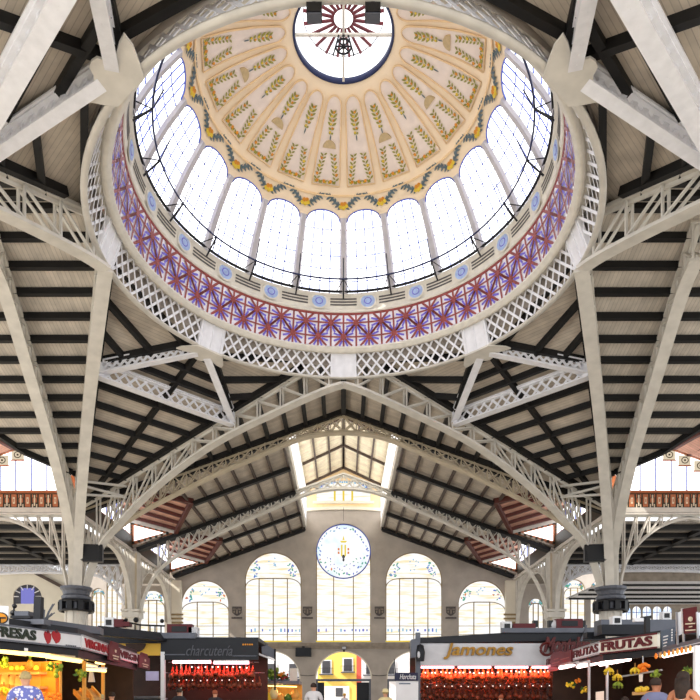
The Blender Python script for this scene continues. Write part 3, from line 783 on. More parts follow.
# ================================================================ COLUMNS
def column(x, y, label, r=.74, lamps=True, eave=15.3):
    t = thing('column', label, 'column', (x, y, FL), 'iron columns')
    MB().lathe([(r*1.5, FL), (r*1.5, FL+.5), (r*1.2, FL+.7), (r*1.2, FL+1.1), (r, FL+1.3)], 12, (x, y, 0)).part('base', 'steel', t)
    mb = MB().lathe([(r, FL+1.2), (r, 8.0)], 16, (x, y, 0))
    for k in range(8): a = k*pi/4; mb.beam((x+r*sin(a), y+r*cos(a), FL+1.3), (x+r*sin(a), y+r*cos(a), 8.0), .16, .16, up=(sin(a), cos(a), 0))
    mb.part('shaft', 'steel', t)
    MB().lathe([(r*1.02, 7.9), (r*1.1, 8.6), (r*1.35, 8.75), (r*1.4, 8.95), (r*1.2, 9.05), (r*1.3, 9.3), (r*1.48, 9.45), (r*1.48, 9.62), (.5, 9.75)], 16, (x, y, 0)).part('capital', 'grey_metal' if lamps else 'steel', t)
    mb = MB()
    for dx, dy in ((-.34, -.3), (.34, -.3), (-.34, .3), (.34, .3)): mb.beam((x+dx, y+dy, 9.6), (x+dx*.8, y+dy*.8, eave), .2, .24, up=(0, 1, 0))
    mb.beam((x, y, 9.6), (x, y, eave), .3, .3, up=(0, 1, 0)).part('head_post', 'steel', t)
    if lamps:
        mb = MB()
        for z in (7.9, 8.55): mb.tube([(x+1.12*sin(2*pi*i/24), y+1.12*cos(2*pi*i/24), z) for i in range(25)], .1, 6)
        mb.part('clamp_ring', 'black', t, True)
        for k in range(10):
            a = k*2*pi/10; MB().box((x+1.08*sin(a), y+1.08*cos(a), 8.22), (.34, .3, .6), -a).part('lamp_box', 'black', t)
    return t
for sx in (-1, 1):
    column(sx*19.4, 47.0, 'front cream column with black lamp ring on the %s of the nave' % side_word[sx])
    t = thing('pier', 'square cream pier carrying the second nave truss on the %s' % side_word[sx], 'pier', (sx*19.4, 59.6, FL), 'nave piers')
    MB().box((sx*19.4, 59.6, (FL+15)/2), (1.1, 1.1, 15-FL)).part('shaft', 'steel', t)
    mb = MB()
    for dx in (-.45, .45): mb.beam((sx*19.4+dx, 59.03, FL), (sx*19.4+dx, 59.03, 14.8), .16, .12, up=(0, 1, 0))
    mb.part('corner_fillets', 'steel_warm', t)
    MB().box((sx*19.4, 59.6, 9.2), (1.5, 1.5, .5)).box((sx*19.4, 59.6, 9.6), (1.7, 1.7, .2)).part('capital', 'steel', t)
    MB().box((sx*19.4, 59.6, FL+.5), (1.5, 1.5, 1.0)).part('base', 'steel', t)
    # black screen box under the ribs
    t = thing('screen', 'black hanging screen box at the foot of the ribs on the %s column' % side_word[sx], 'screen', (sx*17.9, 45.9, 11.2), 'screens on columns')
    MB().box((sx*17.9, 45.9, 11.86), (1.6, .5, 1.2), sx*-.15).part('housing', 'black', t)
    MB().box((sx*17.9, 45.63, 11.86), (1.46, .06, 1.06), sx*-.15).part('front_panel', 'black', t)
    MB().beam((sx*17.9, 46.0, 12.4), (sx*18.6, 46.6, 12.6), .1, .1).part('bracket', 'iron', t)
# ============================================================ WALL HELPERS
def plate(name, loops, y, thick, m, parent=None, fn=None):
    "upright plate in the plane Y = y with openings; loops are lists of (x, z), outer first; thickness goes away from the hall"
    cu = bpy.data.curves.new('tmp', 'CURVE'); cu.dimensions = '2D'; cu.fill_mode = 'BOTH'; cu.extrude = thick/2
    for lp in loops:
        sp = cu.splines.new('POLY'); sp.points.add(len(lp)-1); sp.use_cyclic_u = True
        for q, (x, z) in zip(sp.points, lp): q.co = (x, z, 0, 1)
    ob = bpy.data.objects.new('tmp', cu); COL.objects.link(ob)
    me = bpy.data.meshes.new_from_object(ob.evaluated_get(bpy.context.evaluated_depsgraph_get())); bpy.data.objects.remove(ob)
    mb = MB(); fn = fn or (lambda x, yy, z: (x, yy, z))
    mb.add([fn(v.co.x, y+thick/2+v.co.z, v.co.y) for v in me.vertices], [tuple(p.vertices) for p in me.polygons])
    bpy.data.meshes.remove(me)
    return mb
def arch_loop(cx, z0, zc, r, n=20, rx=None):
    rx = rx or r
    return [(cx-rx, z0), (cx+rx, z0)]+[(cx+rx*cos(pi*i/n), zc+r*sin(pi*i/n)) for i in range(n+1)]
def shrink(loop, k):
    cx = sum(p[0] for p in loop)/len(loop); cz = (min(p[1] for p in loop)+max(p[1] for p in loop))/2
    return [(cx+(x-cx)*k, cz+(z-cz)*k) for x, z in loop]

# ================================================================ MONITOR
RZ, EZ = 27.6, 25.4
def mon_roof(x): return RZ-(RZ-EZ)*abs(x)/(MON+.4)
mon = thing('monitor_roof', 'raised cream boarded monitor roof with brown rafters along the nave ridge', 'roof', (0, 60, 25), kind='structure')
for sx in (-1, 1):
    MB().prism([(0, 46.4, RZ), (sx*(MON+.4), 46.4, EZ), (sx*(MON+.4), 73.4, EZ), (0, 73.4, RZ)], (0, 0, .16)).part('roof_boards', 'boards_cream', mon)
    for y in (47.2, 59.6, 66.2, 72.6):
        MB().beam((0, y, RZ), (sx*(MON+.2), y, mon_roof(MON+.2)), .2, .24, drop=1).part('rafter', 'brown_timber', mon)
    for x in (0.02, 1.45, 2.9): MB().beam((sx*x, 46.6, mon_roof(x)), (sx*x, 73, mon_roof(x)), .18, .2, drop=1).part('purlin', 'brown_timber', mon)
    side = thing('clerestory', 'tall white glazed side of the monitor roof, %s side' % side_word[sx], 'clerestory', (sx*MON, 60, 21), 'monitor clerestories', 'structure')
    z0 = roof_nave(MON, 0)
    MB().box((sx*(MON+.02), 60, (z0+.7+EZ)/2), (.05, 26, EZ-z0-.7)).part('glazing', 'clerestory_glass', side)
    MB().box((sx*MON, 60, z0+.3), (.3, 26, .9)).part('curb', 'steel', side)
    MB().box((sx*MON, 60, EZ-.1), (.3, 26, .3)).part('head_rail', 'steel', side)
    for k in range(14): MB().box((sx*(MON-.05), 47.1+k*1.98, (z0+EZ)/2), (.22, .22, EZ-z0)).part('mullion', 'steel_white', side)
MB().prism([(-MON, 46.85, 21.05), (0, 46.85, 22.6), (MON, 46.85, 21.05), (MON, 46.85, EZ), (0, 46.85, RZ), (-MON, 46.85, EZ)], (0, .1, 0)).part('front_gable', 'boards_cream', mon)

# ================================================================ END WALL
WINS = [(0, 'rose', 3.1, 18.19), (-7.95, 'mid', 3.2, 14.87), (7.95, 'mid', 3.2, 14.87), (-15.65, 'low', 2.7, 12.2), (15.65, 'low', 2.7, 12.2)]
outer = [(-19.4, FL), (19.4, FL), (19.4, 15.55), (MON, 20.98), (MON, EZ+.05), (0, RZ+.05), (-MON, EZ+.05), (-MON, 20.98), (-19.4, 15.55)]
holes = []
ZS = 7.92
for x, k, r, zc in WINS: holes.append(arch_loop(x, ZS, zc, r, 28))
for x in (-8.05, 0, 8.05): holes.append(arch_loop(x, FL+.02, 3.74, 3.1, 24))
LUN = [(-3.05, 23.8), (3.05, 23.8)]+[(3.05*cos(pi*i/16), 25.2+.95*sin(pi*i/16)) for i in range(17)]
holes.append(LUN)
wall = plate('wall_far', [outer]+holes, YW, .7, 'stone').top('wall_far', 'stone', 'grey stone gable end wall with arched stained windows over three doorways', 'wall', kind='structure')
MB().box((0, YW-.1, 7.62), (38.6, .5, .34)).box((0, YW-.06, 7.3), (38.6, .3, .3)).part('sill_cornice', 'stone_dark', wall)
mb = plate('p', [[(-MON+.02, 22.75), (-2, 22.95), (0, 23.0), (2, 22.95), (MON-.02, 22.75), (MON-.02, EZ-.1), (0, RZ-.1), (-MON+.02, EZ-.1)], [(a*1.0, b) for a, b in LUN]], YW-.14, .12, 'cream')
mb.part('monitor_gable', 'rib', wall)
MB().strip([(x, YW-.2, 22.95-.04*(x/2)**2) for x in [-MON+.05+.4*i*MON*.99/2 for i in range(11)]], .3, .34, (0, 1, 0)).part('arched_cornice', 'stone_light', wall)
MB().box((0, YW-.2, 23.6), (6.9, .3, .3)).part('lunette_sill', 'stone_light', wall)
# plinth below the cornice, framed pilasters at the corners
for sx in (-1, 1):
    for x in (sx*18.75,):
        mb = MB().box((x, YW-.22, (FL+14.8)/2), (1.1, .45, 14.8-FL)); mb.part('corner_pilaster', 'stone_light', wall)
        mb = MB()
        for z in (9.6, 10.05, 10.5, 10.95): mb.box((x-sx*.1, YW-.5, z), (1.4, .1, .2))
        mb.part('pilaster_bands', 'mull_gold', wall)
for sx in (-1, 1):
    MB().beam((sx*MON, YW-.25, roof_nave(MON, 0)-.15), (sx*19.2, YW-.25, roof_nave(19.2, 0)-.15), .4, .3, drop=1).part('verge_board', 'timber', wall)
crest_pos = [(-12.0, 'left of the tall left window'), (-4.05, 'between the rose window and the left arched window'), (4.05, 'between the rose window and the right arched window'), (12.1, 'right of the tall right window')]
for x, wd in crest_pos:
    t = thing('wall_crest', 'dark carved crest ' + wd, 'crest', (x, YW, 10.8), 'carved crests')
    pts = [(-.55, 11.9), (.55, 11.9), (.5, 11.2), (.25, 10.95), (0, 10.85), (-.25, 10.95), (-.5, 11.2)]
    MB().prism([(x+a, YW-.16, b) for a, b in pts], (0, .16, 0)).part('shield', 'carved', t)
    mb = MB()
    for a, b, w_, h_ in ((-.3, 11.6, .3, .1), (.3, 11.6, .3, .1), (0, 11.35, .16, .5), (-.32, 11.3, .14, .24), (.32, 11.3, .14, .24)): mb.box((x+a, YW-.19, b), (w_, .08, h_))
    mb.part('relief', 'stone_dark', t)
    MB().box((x, YW-.12, 10.62), (1.2, .24, .16)).part('bracket', 'carved', t)

# ------------------------------------------------------- stained windows
def stained_window(n, x, kind, r, zc, y, label, z0=ZS, lights=4, glass='hall_glass'):
    t = thing('window_%d' % n, label, 'window', (x, y, z0), 'arched stained glass windows', 'structure')
    lp = arch_loop(x, z0, zc, r*1.01, 28)
    plate('pane', [lp], y+.3, .04, glass).part('pane', glass, t)
    R2 = random.Random(n*5+1)
    fr = MB(); fm = 'mull_gold'
    zl = zc+.25 if kind != 'rose' else None
    fr.tube([(a, y+.22, b) for a, b in arch_loop(x, z0+.02, zc, r*.985, 28)]+[(x-r*.985, y+.22, z0+.02)], .06, 6)
    if kind == 'rose':
        xs = [-r*.36, r*.36]
        for q in xs: fr.box((x+q, y+.22, (z0+zc-r*.93)/2), (.1, .12, zc-r*.93-z0))
    else:
        xs = [r*2*(i/lights)-r for i in range(1, lights)]
        for q in xs: fr.box((x+q, y+.22, (z0+zl)/2), (.1, .12, zl-z0))
        # side lights have rounded heads, the middle ones a straight one
        fr.box((x, y+.22, zl), (abs(xs[0])*2, .12, .1))
        for sg in (-1, 1):
            x1 = abs(xs[0]); fr.tube([(x+sg*(x1+(r*.98-x1)*sin(pi/2*i/8)), y+.22, zl-1.0+1.0*cos(pi/2*i/8)) for i in range(9)], .05, 5)
    fr.part('mullions', fm, t)
    for z in (8.8, 9.75) if z0 == ZS else ():
        MB().box((x, y+.24, z), (r*1.96, .06, .05)).part('transom', 'mull_gold', t)
    # coloured glass
    pats = ['s_green', 's_blue', 's_yellow', 's_orange', 's_sky', 's_lilac']
    mb = MB()
    def chip(px_, pz, s, mi, a=None):
        a = R2.uniform(0, pi) if a is None else a
        pts = [(px_+s*(u*cos(a)-v*sin(a)), y+.26, pz+s*(u*sin(a)+v*cos(a))) for u, v in ((-1, 0), (-.3, .5), (.6, .4), (1, 0), (.4, -.5), (-.5, -.4))]
        mb.add(pts, [tuple(range(6))], mi)
    if kind == 'rose':
        for i in range(44):
            a = 2*pi*i/44+R2.uniform(-.05, .05); q = r*R2.uniform(.78, .92)
            chip(x+q*cos(a), zc+q*sin(a), R2.uniform(.1, .2), R2.choice((0, 1, 1, 4, 4)) if sin(a) > -.3 else R2.choice((0, 0, 1, 5, 3)))
        for i in range(18):
            a = pi*1.12+pi*.76*i/17; q = r*R2.uniform(.5, .75); chip(x+q*cos(a), zc+q*sin(a), R2.uniform(.08, .15), R2.choice((0, 5, 1)))
        mb.part('rose_border', pats, t)
        plate('rose', [[(x+r*.985*cos(2*pi*i/40), zc+r*.985*sin(2*pi*i/40)) for i in range(40)]], y+.28, .02, 'rose_glass').part('rose_pane', 'rose_glass', t)
        MB().tube([(x+r*.985*cos(2*pi*i/48), y+.2, zc+r*.985*sin(2*pi*i/48)) for i in range(49)], .075, 6).part('rose_rim', 'mull', t)
        mb = MB()
        mb.box((x-.2, y+.24, zc+.1), (.18, .04, 1.3)).box((x+.2, y+.24, zc+.1), (.18, .04, 1.3))
        mb.prism([(x-.4, y+.22, zc+1.2), (x+.4, y+.22, zc+1.2), (x+.25, y+.22, zc+1.0), (x-.25, y+.22, zc+1.0)], (0, .04, 0))
        mb.prism([(x-.12, y+.22, zc+1.3), (x+.12, y+.22, zc+1.3), (x, y+.22, zc+1.8)], (0, .04, 0)); e = mb.part('arms_emblem', 's_yellow', t)
        mb = MB()
        for sg in (-1, 1):
            for dz in (-.15, .25): mb.box((x+sg*.55, y+.24, zc+dz), (.2, .04, .26))
        mb.part('arms_wings', 's_orange', e)
        mb = MB().ball((x, y+.2, zc-.6), (.17, .05, .22)).ball((x, y+.2, zc-.95), (.12, .05, .2)); mb.part('arms_bat', 'lead', e)
    else:
        for sg in (-1, 1):
            for i in range(20 if kind == 'mid' else 15):
                a = R2.uniform(.22, .85); q = r*R2.uniform(.62, .9); px_, pz = x+sg*q*cos(a), zc+q*sin(a)
                if abs(px_-x) > r*.45: chip(px_, pz, R2.uniform(.09, .2), R2.choice((0, 0, 0, 1, 4, 3 if kind == 'low' else 5)))
        for i in range(7): chip(x+R2.uniform(-.6, .6), zc+r*R2.uniform(.35, .8), .12, 4)
        mb.part('stained_leaves', pats, t)
        MB().tube([(x+sg*r*.52+sg*.08*i, y+.22, zc+r*.83-.06*i) for sg in (1,) for i in range(8)], .035, 4).tube([(x-r*.52-.08*i, y+.22, zc+r*.83-.06*i) for i in range(8)], .035, 4).part('arch_cames', 's_lilac', t)
    if z0 == ZS and kind != 'low':
        mb = MB()
        for i in range(int(r*2/.42)):
            xx = x-r+.3+i*.42
            if R2.random() < .78: mb.box((xx, y+.26, 9.27+R2.uniform(-.05, .05)), (R2.uniform(.12, .22), .03, R2.uniform(.2, .42)), mi=R2.choice((1, 4, 5)))
        mb.part('coloured_band', pats, t)
    if kind == 'rose' or kind == 'mid':
        MB().box((x, y+.2, z0+.09), (r*2, .1, .16)).part('bottom_rail', 's_yellow', t)  # stands for the yellow glow along the window's lower edge, put in as emission
    return t
WL = {0: 'tallest central window with a round rose and a yellow emblem over three lights',
      -7.95: 'tall arched stained window left of the rose window, four lights', 7.95: 'tall arched stained window right of the rose window, four lights',
      -15.65: 'small arched stained window at the left end of the gable wall', 15.65: 'small arched stained window at the right end of the gable wall'}
for i, (x, k, r, zc) in enumerate(WINS): stained_window(i+1, x, k, r, zc, YW, WL[x], lights=3 if k == 'low' else 4)
t = thing('window_6', 'small yellow and white lunette window under the monitor roof above the rose', 'window', (0, YW, 23.8), None, 'structure')
plate('l', [LUN], YW+.3, .04, 'hall_glass').part('pane', 'hall_glass', t)
for x in (-1.1, 0, 1.1): MB().box((x*.9, YW+.26, 24.6), (.22, .04, 1.5)).part('yellow_strip', 's_yellow', t)
mb = MB(); R3 = random.Random(4)
for i in range(34):
    a = pi*(i+.5)/34; q = R3.uniform(.86, .97); mb.box((3.05*q*cos(a), YW+.25, 25.2+.95*q*sin(a)), (.2, .04, .16), mi=R3.choice((0, 1)))
mb.part('blue_border', ['s_blue', 's_sky'], t)

# doorways and what is outside
for n, (x, wd) in enumerate(((-8.05, 'left'), (0, 'central'), (8.05, 'right'))):
    t = thing('door_%d' % (n+1), '%s arched doorway of the end wall with a dark transom bar' % wd, 'doorway', (x, YW, FL), 'arched doorways', 'structure')
    MB().box((x, YW+.3, 3.62), (6.2, .4, .26)).part('transom_bar', 'grey_metal', t)
    mb = MB()
    for q in (-3.0, 3.0): mb.box((x+q, YW+.3, (FL+3.5)/2), (.2, .3, 3.5-FL))
    mb.part('door_frame', 'grey_metal', t)
    if x == 0:
        for q, w_ in ((-2.55, .75), (2.2, 1.4)):
            MB().box((x+q, YW+.5, (FL+3.45)/2), (w_, .1, 3.3-FL)).part('door_leaf', 'dark_metal', t)
    MB().strip([(x+3.14*cos(pi*i/24), YW-.04, 3.74+3.14*sin(pi*i/24)) for i in range(25)], .14, .12, (0, 1, 0)).part('arch_bead', 'stone_light', t)
for sx in (-1, 1):
    MB().tube([(sx*(3.2+1.7*k/8), YW-.12, 4.2-.1*sin(pi*k/8)) for k in range(9)], .035, 5).top('cable', 'iron', 'short dark cable clipped to the wall pier %s of the central doorway' % side_word[sx], 'cable')
bx = thing('wall_speaker', 'black box hanging under the cornice left of the central doorway', 'speaker', (-4.5, YW-.4, 6.2))
MB().box((-4.5, YW-.35, 6.75), (1.75, .5, 1.0)).part('housing', 'black', bx); MB().box((-4.5, YW-.62, 6.75), (1.6, .05, .85)).part('front_panel', 'dark_metal', bx)
MB().box((-4.5, YW-.2, 7.32), (.3, .3, .2)).part('bracket', 'iron', bx)
fl = thing('wall_lamp', 'small floodlight on the cornice above the central doorway', 'lamp', (0.05, YW-.5, 6.9))
MB().box((.05, YW-.45, 7.2), (.5, .4, .35)).part('housing', 'grey_metal', fl); MB().box((.05, YW-.3, 6.95), (.2, .2, .3)).part('bracket', 'iron', fl)
MB().box((.05, YW-.66, 7.2), (.4, .04, .26)).part('lens', 'grey_white', fl)

M['f_yellow'] = mat('yellow_house_render', (250, 214, 110), .8, var=.05); M['f_white'] = mat('white_house_render', (238, 236, 240), .8, var=.04)
M['f_red'] = mat('red_house_render', (226, 96, 80), .8, var=.06); M['f_orange'] = mat('orange_house_render', (240, 176, 130), .8, var=.05)
M['pave'] = mat('street_paving', (200, 196, 190), .8)
MB().box((0, 100, FL-.2), (120, 16, .3)).top('street_pavement', 'pave', 'pale street paving outside the doorways', 'street', kind='structure')
def house(x0, x1, h, m, label, winx, Y=90.0):
    t = thing('house', label, 'building', ((x0+x1)/2, Y, FL), 'houses across the street')
    MB().box(((x0+x1)/2, Y+3, FL+h/2), (x1-x0, 6, h)).part('facade', m, t)
    MB().box(((x0+x1)/2, Y-.2, FL+h), (x1-x0-.04, .9, .4)).part('roof_cornice', 'f_white', t)
    for fx, fzz in winx:
        f = MB().box((fx, Y-.06, fzz), (1.5, .16, 2.0)).part('window', 'f_white', t)
        MB().box((fx, Y-.15, fzz), (1.1, .08, 1.7)).part('pane', 'lead', f)
        b = MB().box((fx, Y-.5, fzz-1.05), (2.0, .9, .14)).part('balcony', 'grey_metal', t)
        mb = MB()
        for i in range(11): mb.box((fx-.95+.19*i, Y-.92, fzz-.6), (.03, .03, .85))
        mb.box((fx, Y-.92, fzz-.18), (2.0, .05, .05)).part('railing', 'iron', b)
sun = bpy.data.lights.new('sun', 'SUN'); sun.energy = 4; sun.angle = .01; sun.color = (1, .95, .86)
so = bpy.data.objects.new('sun', sun); COL.objects.link(so); so.rotation_euler = Vector((.72, .34, -.62)).to_track_quat('-Z', 'Y').to_euler()
house(-18, -12, 12, 'f_orange', 'pale orange house glimpsed through the left doorway', [(-15, 6)])
house(-12, -3.6, 12, 'f_white', 'white house behind the left edge of the central doorway', [(-10, 5.5), (-7, 5.5)])
house(-3.6, 1.8, 13, 'f_yellow', 'yellow house with dark balconies seen through the central doorway', [(-2.4, 5.9), (.6, 6.2)])
hy = [o for o in COL.objects if o.name.startswith('house')][-1]
MB().box((-1.3, 89.9, 1.75), (4.2, .2, 3.0)).part('shop_front', 'f_white', hy)
MB().box((-.6, 89.78, 2.4), (1.0, .1, 1.2)).part('shop_window', 'lead', hy)
house(1.8, 2.5, 13, 'f_red', 'narrow red strip of house beside the yellow one', [])
house(2.5, 9.2, 12, 'f_white', 'white house right of the narrow red strip', [(3.7, 5.8), (6.5, 5.8)])
house(9.2, 13, 12, 'f_orange', 'orange house glimpsed through the right doorway', [(10.6, 6.6)])

# =============================================================== DORMERS
def fan_poly(x0, x1, z0, zc, za, xa): return [(x0, z0), (x1, z0), (x1, zc), (xa, za), (x0, zc)]
for sx in (-1, 1):
    for yc, wdn in ((53.3, 'front'), (66.3, 'rear')):
        wd = '%s bay, %s side of the nave' % (wdn, side_word[sx])
        t = thing('dormer', 'pink-lit boarded cross gable with glazed end over the ' + wd, 'dormer', (sx*17, yc, 15), 'nave dormers', 'structure')
        ap, rg_ = Vector((sx*12.5, yc, 18.05)), Vector((sx*19.8, yc, 20.4))
        for dy in (-1, 1):
            vb, lo = Vector((sx*15.4, yc+dy*6.05, 16.95)), Vector((sx*19.8, yc+dy*6.2, 18.1))
            MB().prism([ap, rg_, lo, vb], (0, 0, .16)).part('roof_boards', 'boards_warm', t)
            for f_ in (.1, .3, .5, .7, .9):
                a = ap.lerp(vb, f_); b = rg_.lerp(lo, f_); MB().beam(a, b, .3, .26, drop=1).part('rafter', 'red_timber', t)
            MB().beam(ap, vb, .34, .34, drop=1).part('valley_rafter', 'red_timber', t)
            MB().beam(vb, lo, .3, .3, drop=1).part('eaves_beam', 'steel', t)
            # tiled cheek with a white triangular light
            A, B, C_ = vb-Vector((0, 0, .2)), lo-Vector((0, 0, .2)), Vector((sx*19.8, yc+dy*6.2, 15.6))
            MB().prism([A, B, C_], (0, .12*dy, 0)).part('tiled_cheek', 'frieze_orange', t)
            cen = (A+B+C_)/3; q = [cen+(p-cen)*.62-Vector((0, .04*dy, 0)) for p in (A, B, C_)]
            MB().prism(q, (0, .02*dy, 0)).part('cheek_light', 'dormer_glass', t)
            mb = MB()
            for e0, e1 in ((A, B), (B, C_), (C_, A)):
                for k in range(7):
                    p = e0.lerp(e1, (k+.5)/7); p = cen+(p-cen)*.84; mb.box(p-Vector((0, .07*dy, 0)), (.22, .03, .22))
            mb.part('cheek_tiles', 'frieze_dark', t)
        yl = [(yc-6.1, 16.2), (yc+6.1, 16.2), (yc+6.1, 18.1), (yc, 20.35), (yc-6.1, 18.1)]
        mb = MB(); mb.prism([(sx*19.6, y, z) for y, z in yl], (sx*.06, 0, 0)); mb.part('glazing', 'dormer_glass', t)
        for k in range(1, 10):
            y = yc-6.1+1.22*k; MB().box((sx*19.55, y, (16.2+20.2-abs(y-yc)*.36)/2), (.08, .06, 20.2-abs(y-yc)*.36-16.2)).part('mullion', 'mull', t)
    # tiled frieze of the bay, as a thing of its own
    wd = side_word[sx]
    def frieze(name, label, P, n, ln):
        t = thing('tiled_frieze', label, 'frieze', P(n/2, 0, 15.0), 'tiled friezes', 'structure')
        mb = MB(); q = [P(0, 0, 15.4), P(n, 0, 15.4), P(n, 0, 16.5), P(0, 0, 16.5)]; off = Vector(P(0, -.12, 15.05))-Vector(P(0, 0, 15.05))
        mb.prism(q, -off).part('panel', 'frieze_dark', t)
        mb = MB(); R4 = random.Random(2)
        for k in range(n):
            c = Vector(P(k+.5, -.04, 15.72)); w_ = (Vector(P(1, 0, 0))-Vector(P(0, 0, 0)))
            def quad(u0, u1, z0, z1, mi, o=0.0):
                b = Vector(P(k+.5, -.03-o, 0))
                mb.add([b+w_*u0+Vector((0, 0, 15.95+(z0-15.77)*.95)), b+w_*u1+Vector((0, 0, 15.95+(z0-15.77)*.95)), b+w_*u1+Vector((0, 0, 15.95+(z1-15.77)*.95)), b+w_*u0+Vector((0, 0, 15.95+(z1-15.77)*.95))], [(0, 1, 2, 3)], mi)
            if k % 2 == 0:
                quad(-.38, .38, 15.3, 16.25, 0); quad(-.16, .16, 15.52, 16.02, 1, .02); quad(-.07, .07, 15.65, 15.9, 0, .03)
            else:
                quad(-.3, .3, 15.62, 15.95, 0); quad(-.1, .1, 15.35, 16.2, 1, .02)
                for u in (-.3, .3): quad(u-.08, u+.08, 15.25, 15.5, 1); quad(u-.08, u+.08, 16.0, 16.25, 0)
        mb.part('tile_pattern', ['frieze_orange', 'frieze_cream'], t)
        mb = MB(); mb.beam(P(0, -.1, 16.55), P(n, -.1, 16.55), .3, .14).part('top_rail', 'frieze_orange', t)
        MB().beam(P(0, -.1, 15.2), P(n, -.1, 15.2), .4, .34).part('bottom_rail', 'steel', t)
    frieze('f', 'orange and black tiled frieze under the %s transept window' % wd, lambda k, o, z: (sx*(19.7+k*.5), 47.05+o, z), 25, .5)
    frieze('f', 'orange and black tiled frieze along the nave eaves on the %s' % wd, lambda k, o, z: (sx*(19.55-o), 47.6+k*.8, z), 31, .8)
    # transept dormer
    xa = 23.1
    t = thing('dormer', 'large glazed cross gable with pink-lit boards over the %s transept bay' % wd, 'dormer', (sx*23.5, 45, 16.5), None, 'structure')
    gl = [(19.3, 16.6), (29.5, 16.6), (29.5, 17.75), (xa, 20.0), (19.3, 18.6)]
    MB().prism([(sx*a, 47.1, b) for a, b in gl], (0, .06, 0)).part('glazing', 'dormer_glass', t)
    def top_at(x): return 20.0-(x-xa)*.352 if x > xa else 20.0-(xa-x)*.37
    for k in range(1, 9):
        x = 19.3+k*1.13; MB().box((sx*x, 47.03, (16.6+top_at(x))/2), (.06, .08, top_at(x)-16.6)).part('mullion', 'mull', t)
    for k in range(6):
        x = xa+.55+k*1.13; z = top_at(x)-.55
        f = MB().box((sx*x, 47.0, z), (.86, .06, .72)).part('gable_tile', 's_cream', t)
        MB().tube([(sx*x+.24*cos(a), 46.94, z+.22*sin(a)) for a in [2*pi*i/12 for i in range(13)]], .035, 4).box((sx*x, 46.95, z), (.12, .05, .12)).part('tile_motif', 'frieze_dark', f)
        MB().box((sx*x, 46.97, z-.4), (.98, .08, .08)).part('tile_edge', 'frieze_orange', f)
    MB().beam((sx*xa, 46.9, 19.95), (sx*29.5, 46.9, top_at(29.5)-.05), .2, .22).part('gable_rail', 'frieze_orange', t)
    A, B = Vector((sx*xa, 37.6, 19.15)), Vector((sx*xa, 47.3, 20.1)); C_, D = Vector((sx*29.6, 47.3, 17.8)), Vector((sx*28.4, 44.0, 16.8))
    MB().prism([A, B, C_, D], (0, 0, .16)).part('roof_boards', 'boards_warm', t)
    for f_ in (.12, .3, .48, .66, .84): MB().beam(A.lerp(D, f_), B.lerp(C_, f_), .28, .24, drop=1).part('rafter', 'red_timber', t)
    E_, F_ = Vector((sx*19.3, 47.3, 18.65)), Vector((sx*18.4, 43.6, 17.0))
    MB().prism([A, B, E_, F_], (0, 0, .16)).part('roof_boards', 'boards_warm', t)

    # ------------------------------------------------------------- aisle
    poly = [(sx*19.8, 47.6), (sx*42, 47.6), (sx*42, 61.6), (sx*25.0, 61.6), (sx*25, 72.8), (sx*19.8, 72.8)]
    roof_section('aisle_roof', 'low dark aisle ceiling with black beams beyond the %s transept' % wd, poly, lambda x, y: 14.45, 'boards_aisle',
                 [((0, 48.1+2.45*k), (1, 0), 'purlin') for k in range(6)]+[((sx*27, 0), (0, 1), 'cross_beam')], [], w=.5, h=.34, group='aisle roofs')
    truss('aisle_truss', 'white lattice truss across the far end of the %s aisle' % wd, (sx*20.2, 61.0), (sx*38, 61.0), [(0, 14.3), (1, 14.3)],
          [(0, 9.5), (.05, 11.2), (.12, 12.6), (.22, 13.2), (.5, 13.4), (.72, 13.2), (.85, 12.6), (.93, 11.2), (1, 9.5)] if sx < 0 else [(0, 11.6), (.06, 12.6), (.14, 13.3), (.3, 13.5), (.5, 13.55), (.7, 13.5), (.86, 13.3), (.94, 12.6), (1, 11.6)], 22, 'truss', .4, .34, 'steel_white', (.02, .98), cross=True, group='aisle trusses', sw=.1)

# left: plastered wall with a fan window
fan = [(-30.2+1.35*cos(pi*i/16), 11.3+1.15*sin(pi*i/16)) for i in range(17)]+[(-31.55, 10.6), (-28.85, 10.6)]
wl = plate('w', [[(-42, FL), (-24.9, FL), (-24.9, 13.0), (-29, 14.4), (-42, 14.4)], fan], 61.8, .4, 'stone_light').top('wall_left', 'stone_light', 'cream plaster wall with a fan window beyond the left aisle', 'wall', kind='structure')
MB().beam((-24.9, 61.6, 11.2), (-29.5, 61.6, 13.6), .3, .3).part('raking_beam', 'brown_timber', wl)
t = thing('window_7', 'small fan shaped window with a lilac pane in the cream left wall', 'window', (-30.2, 61.8, 10.6), None, 'structure')
plate('f', [shrink(fan, 1.02)], 61.95, .04, 'lead').part('pane', 'lead', t)
MB().box((-30.2, 61.85, 11.35), (1.25, .06, 1.5)).part('lilac_light', 's_lilac', t)
for k in range(7):
    a = pi*k/6; MB().tube([(-30.2+.8*cos(a), 61.8, 11.3+.7*sin(a)), (-30.2+1.3*cos(a), 61.8, 11.3+1.1*sin(a))], .05, 4).part('fan_bar', 'white', t)
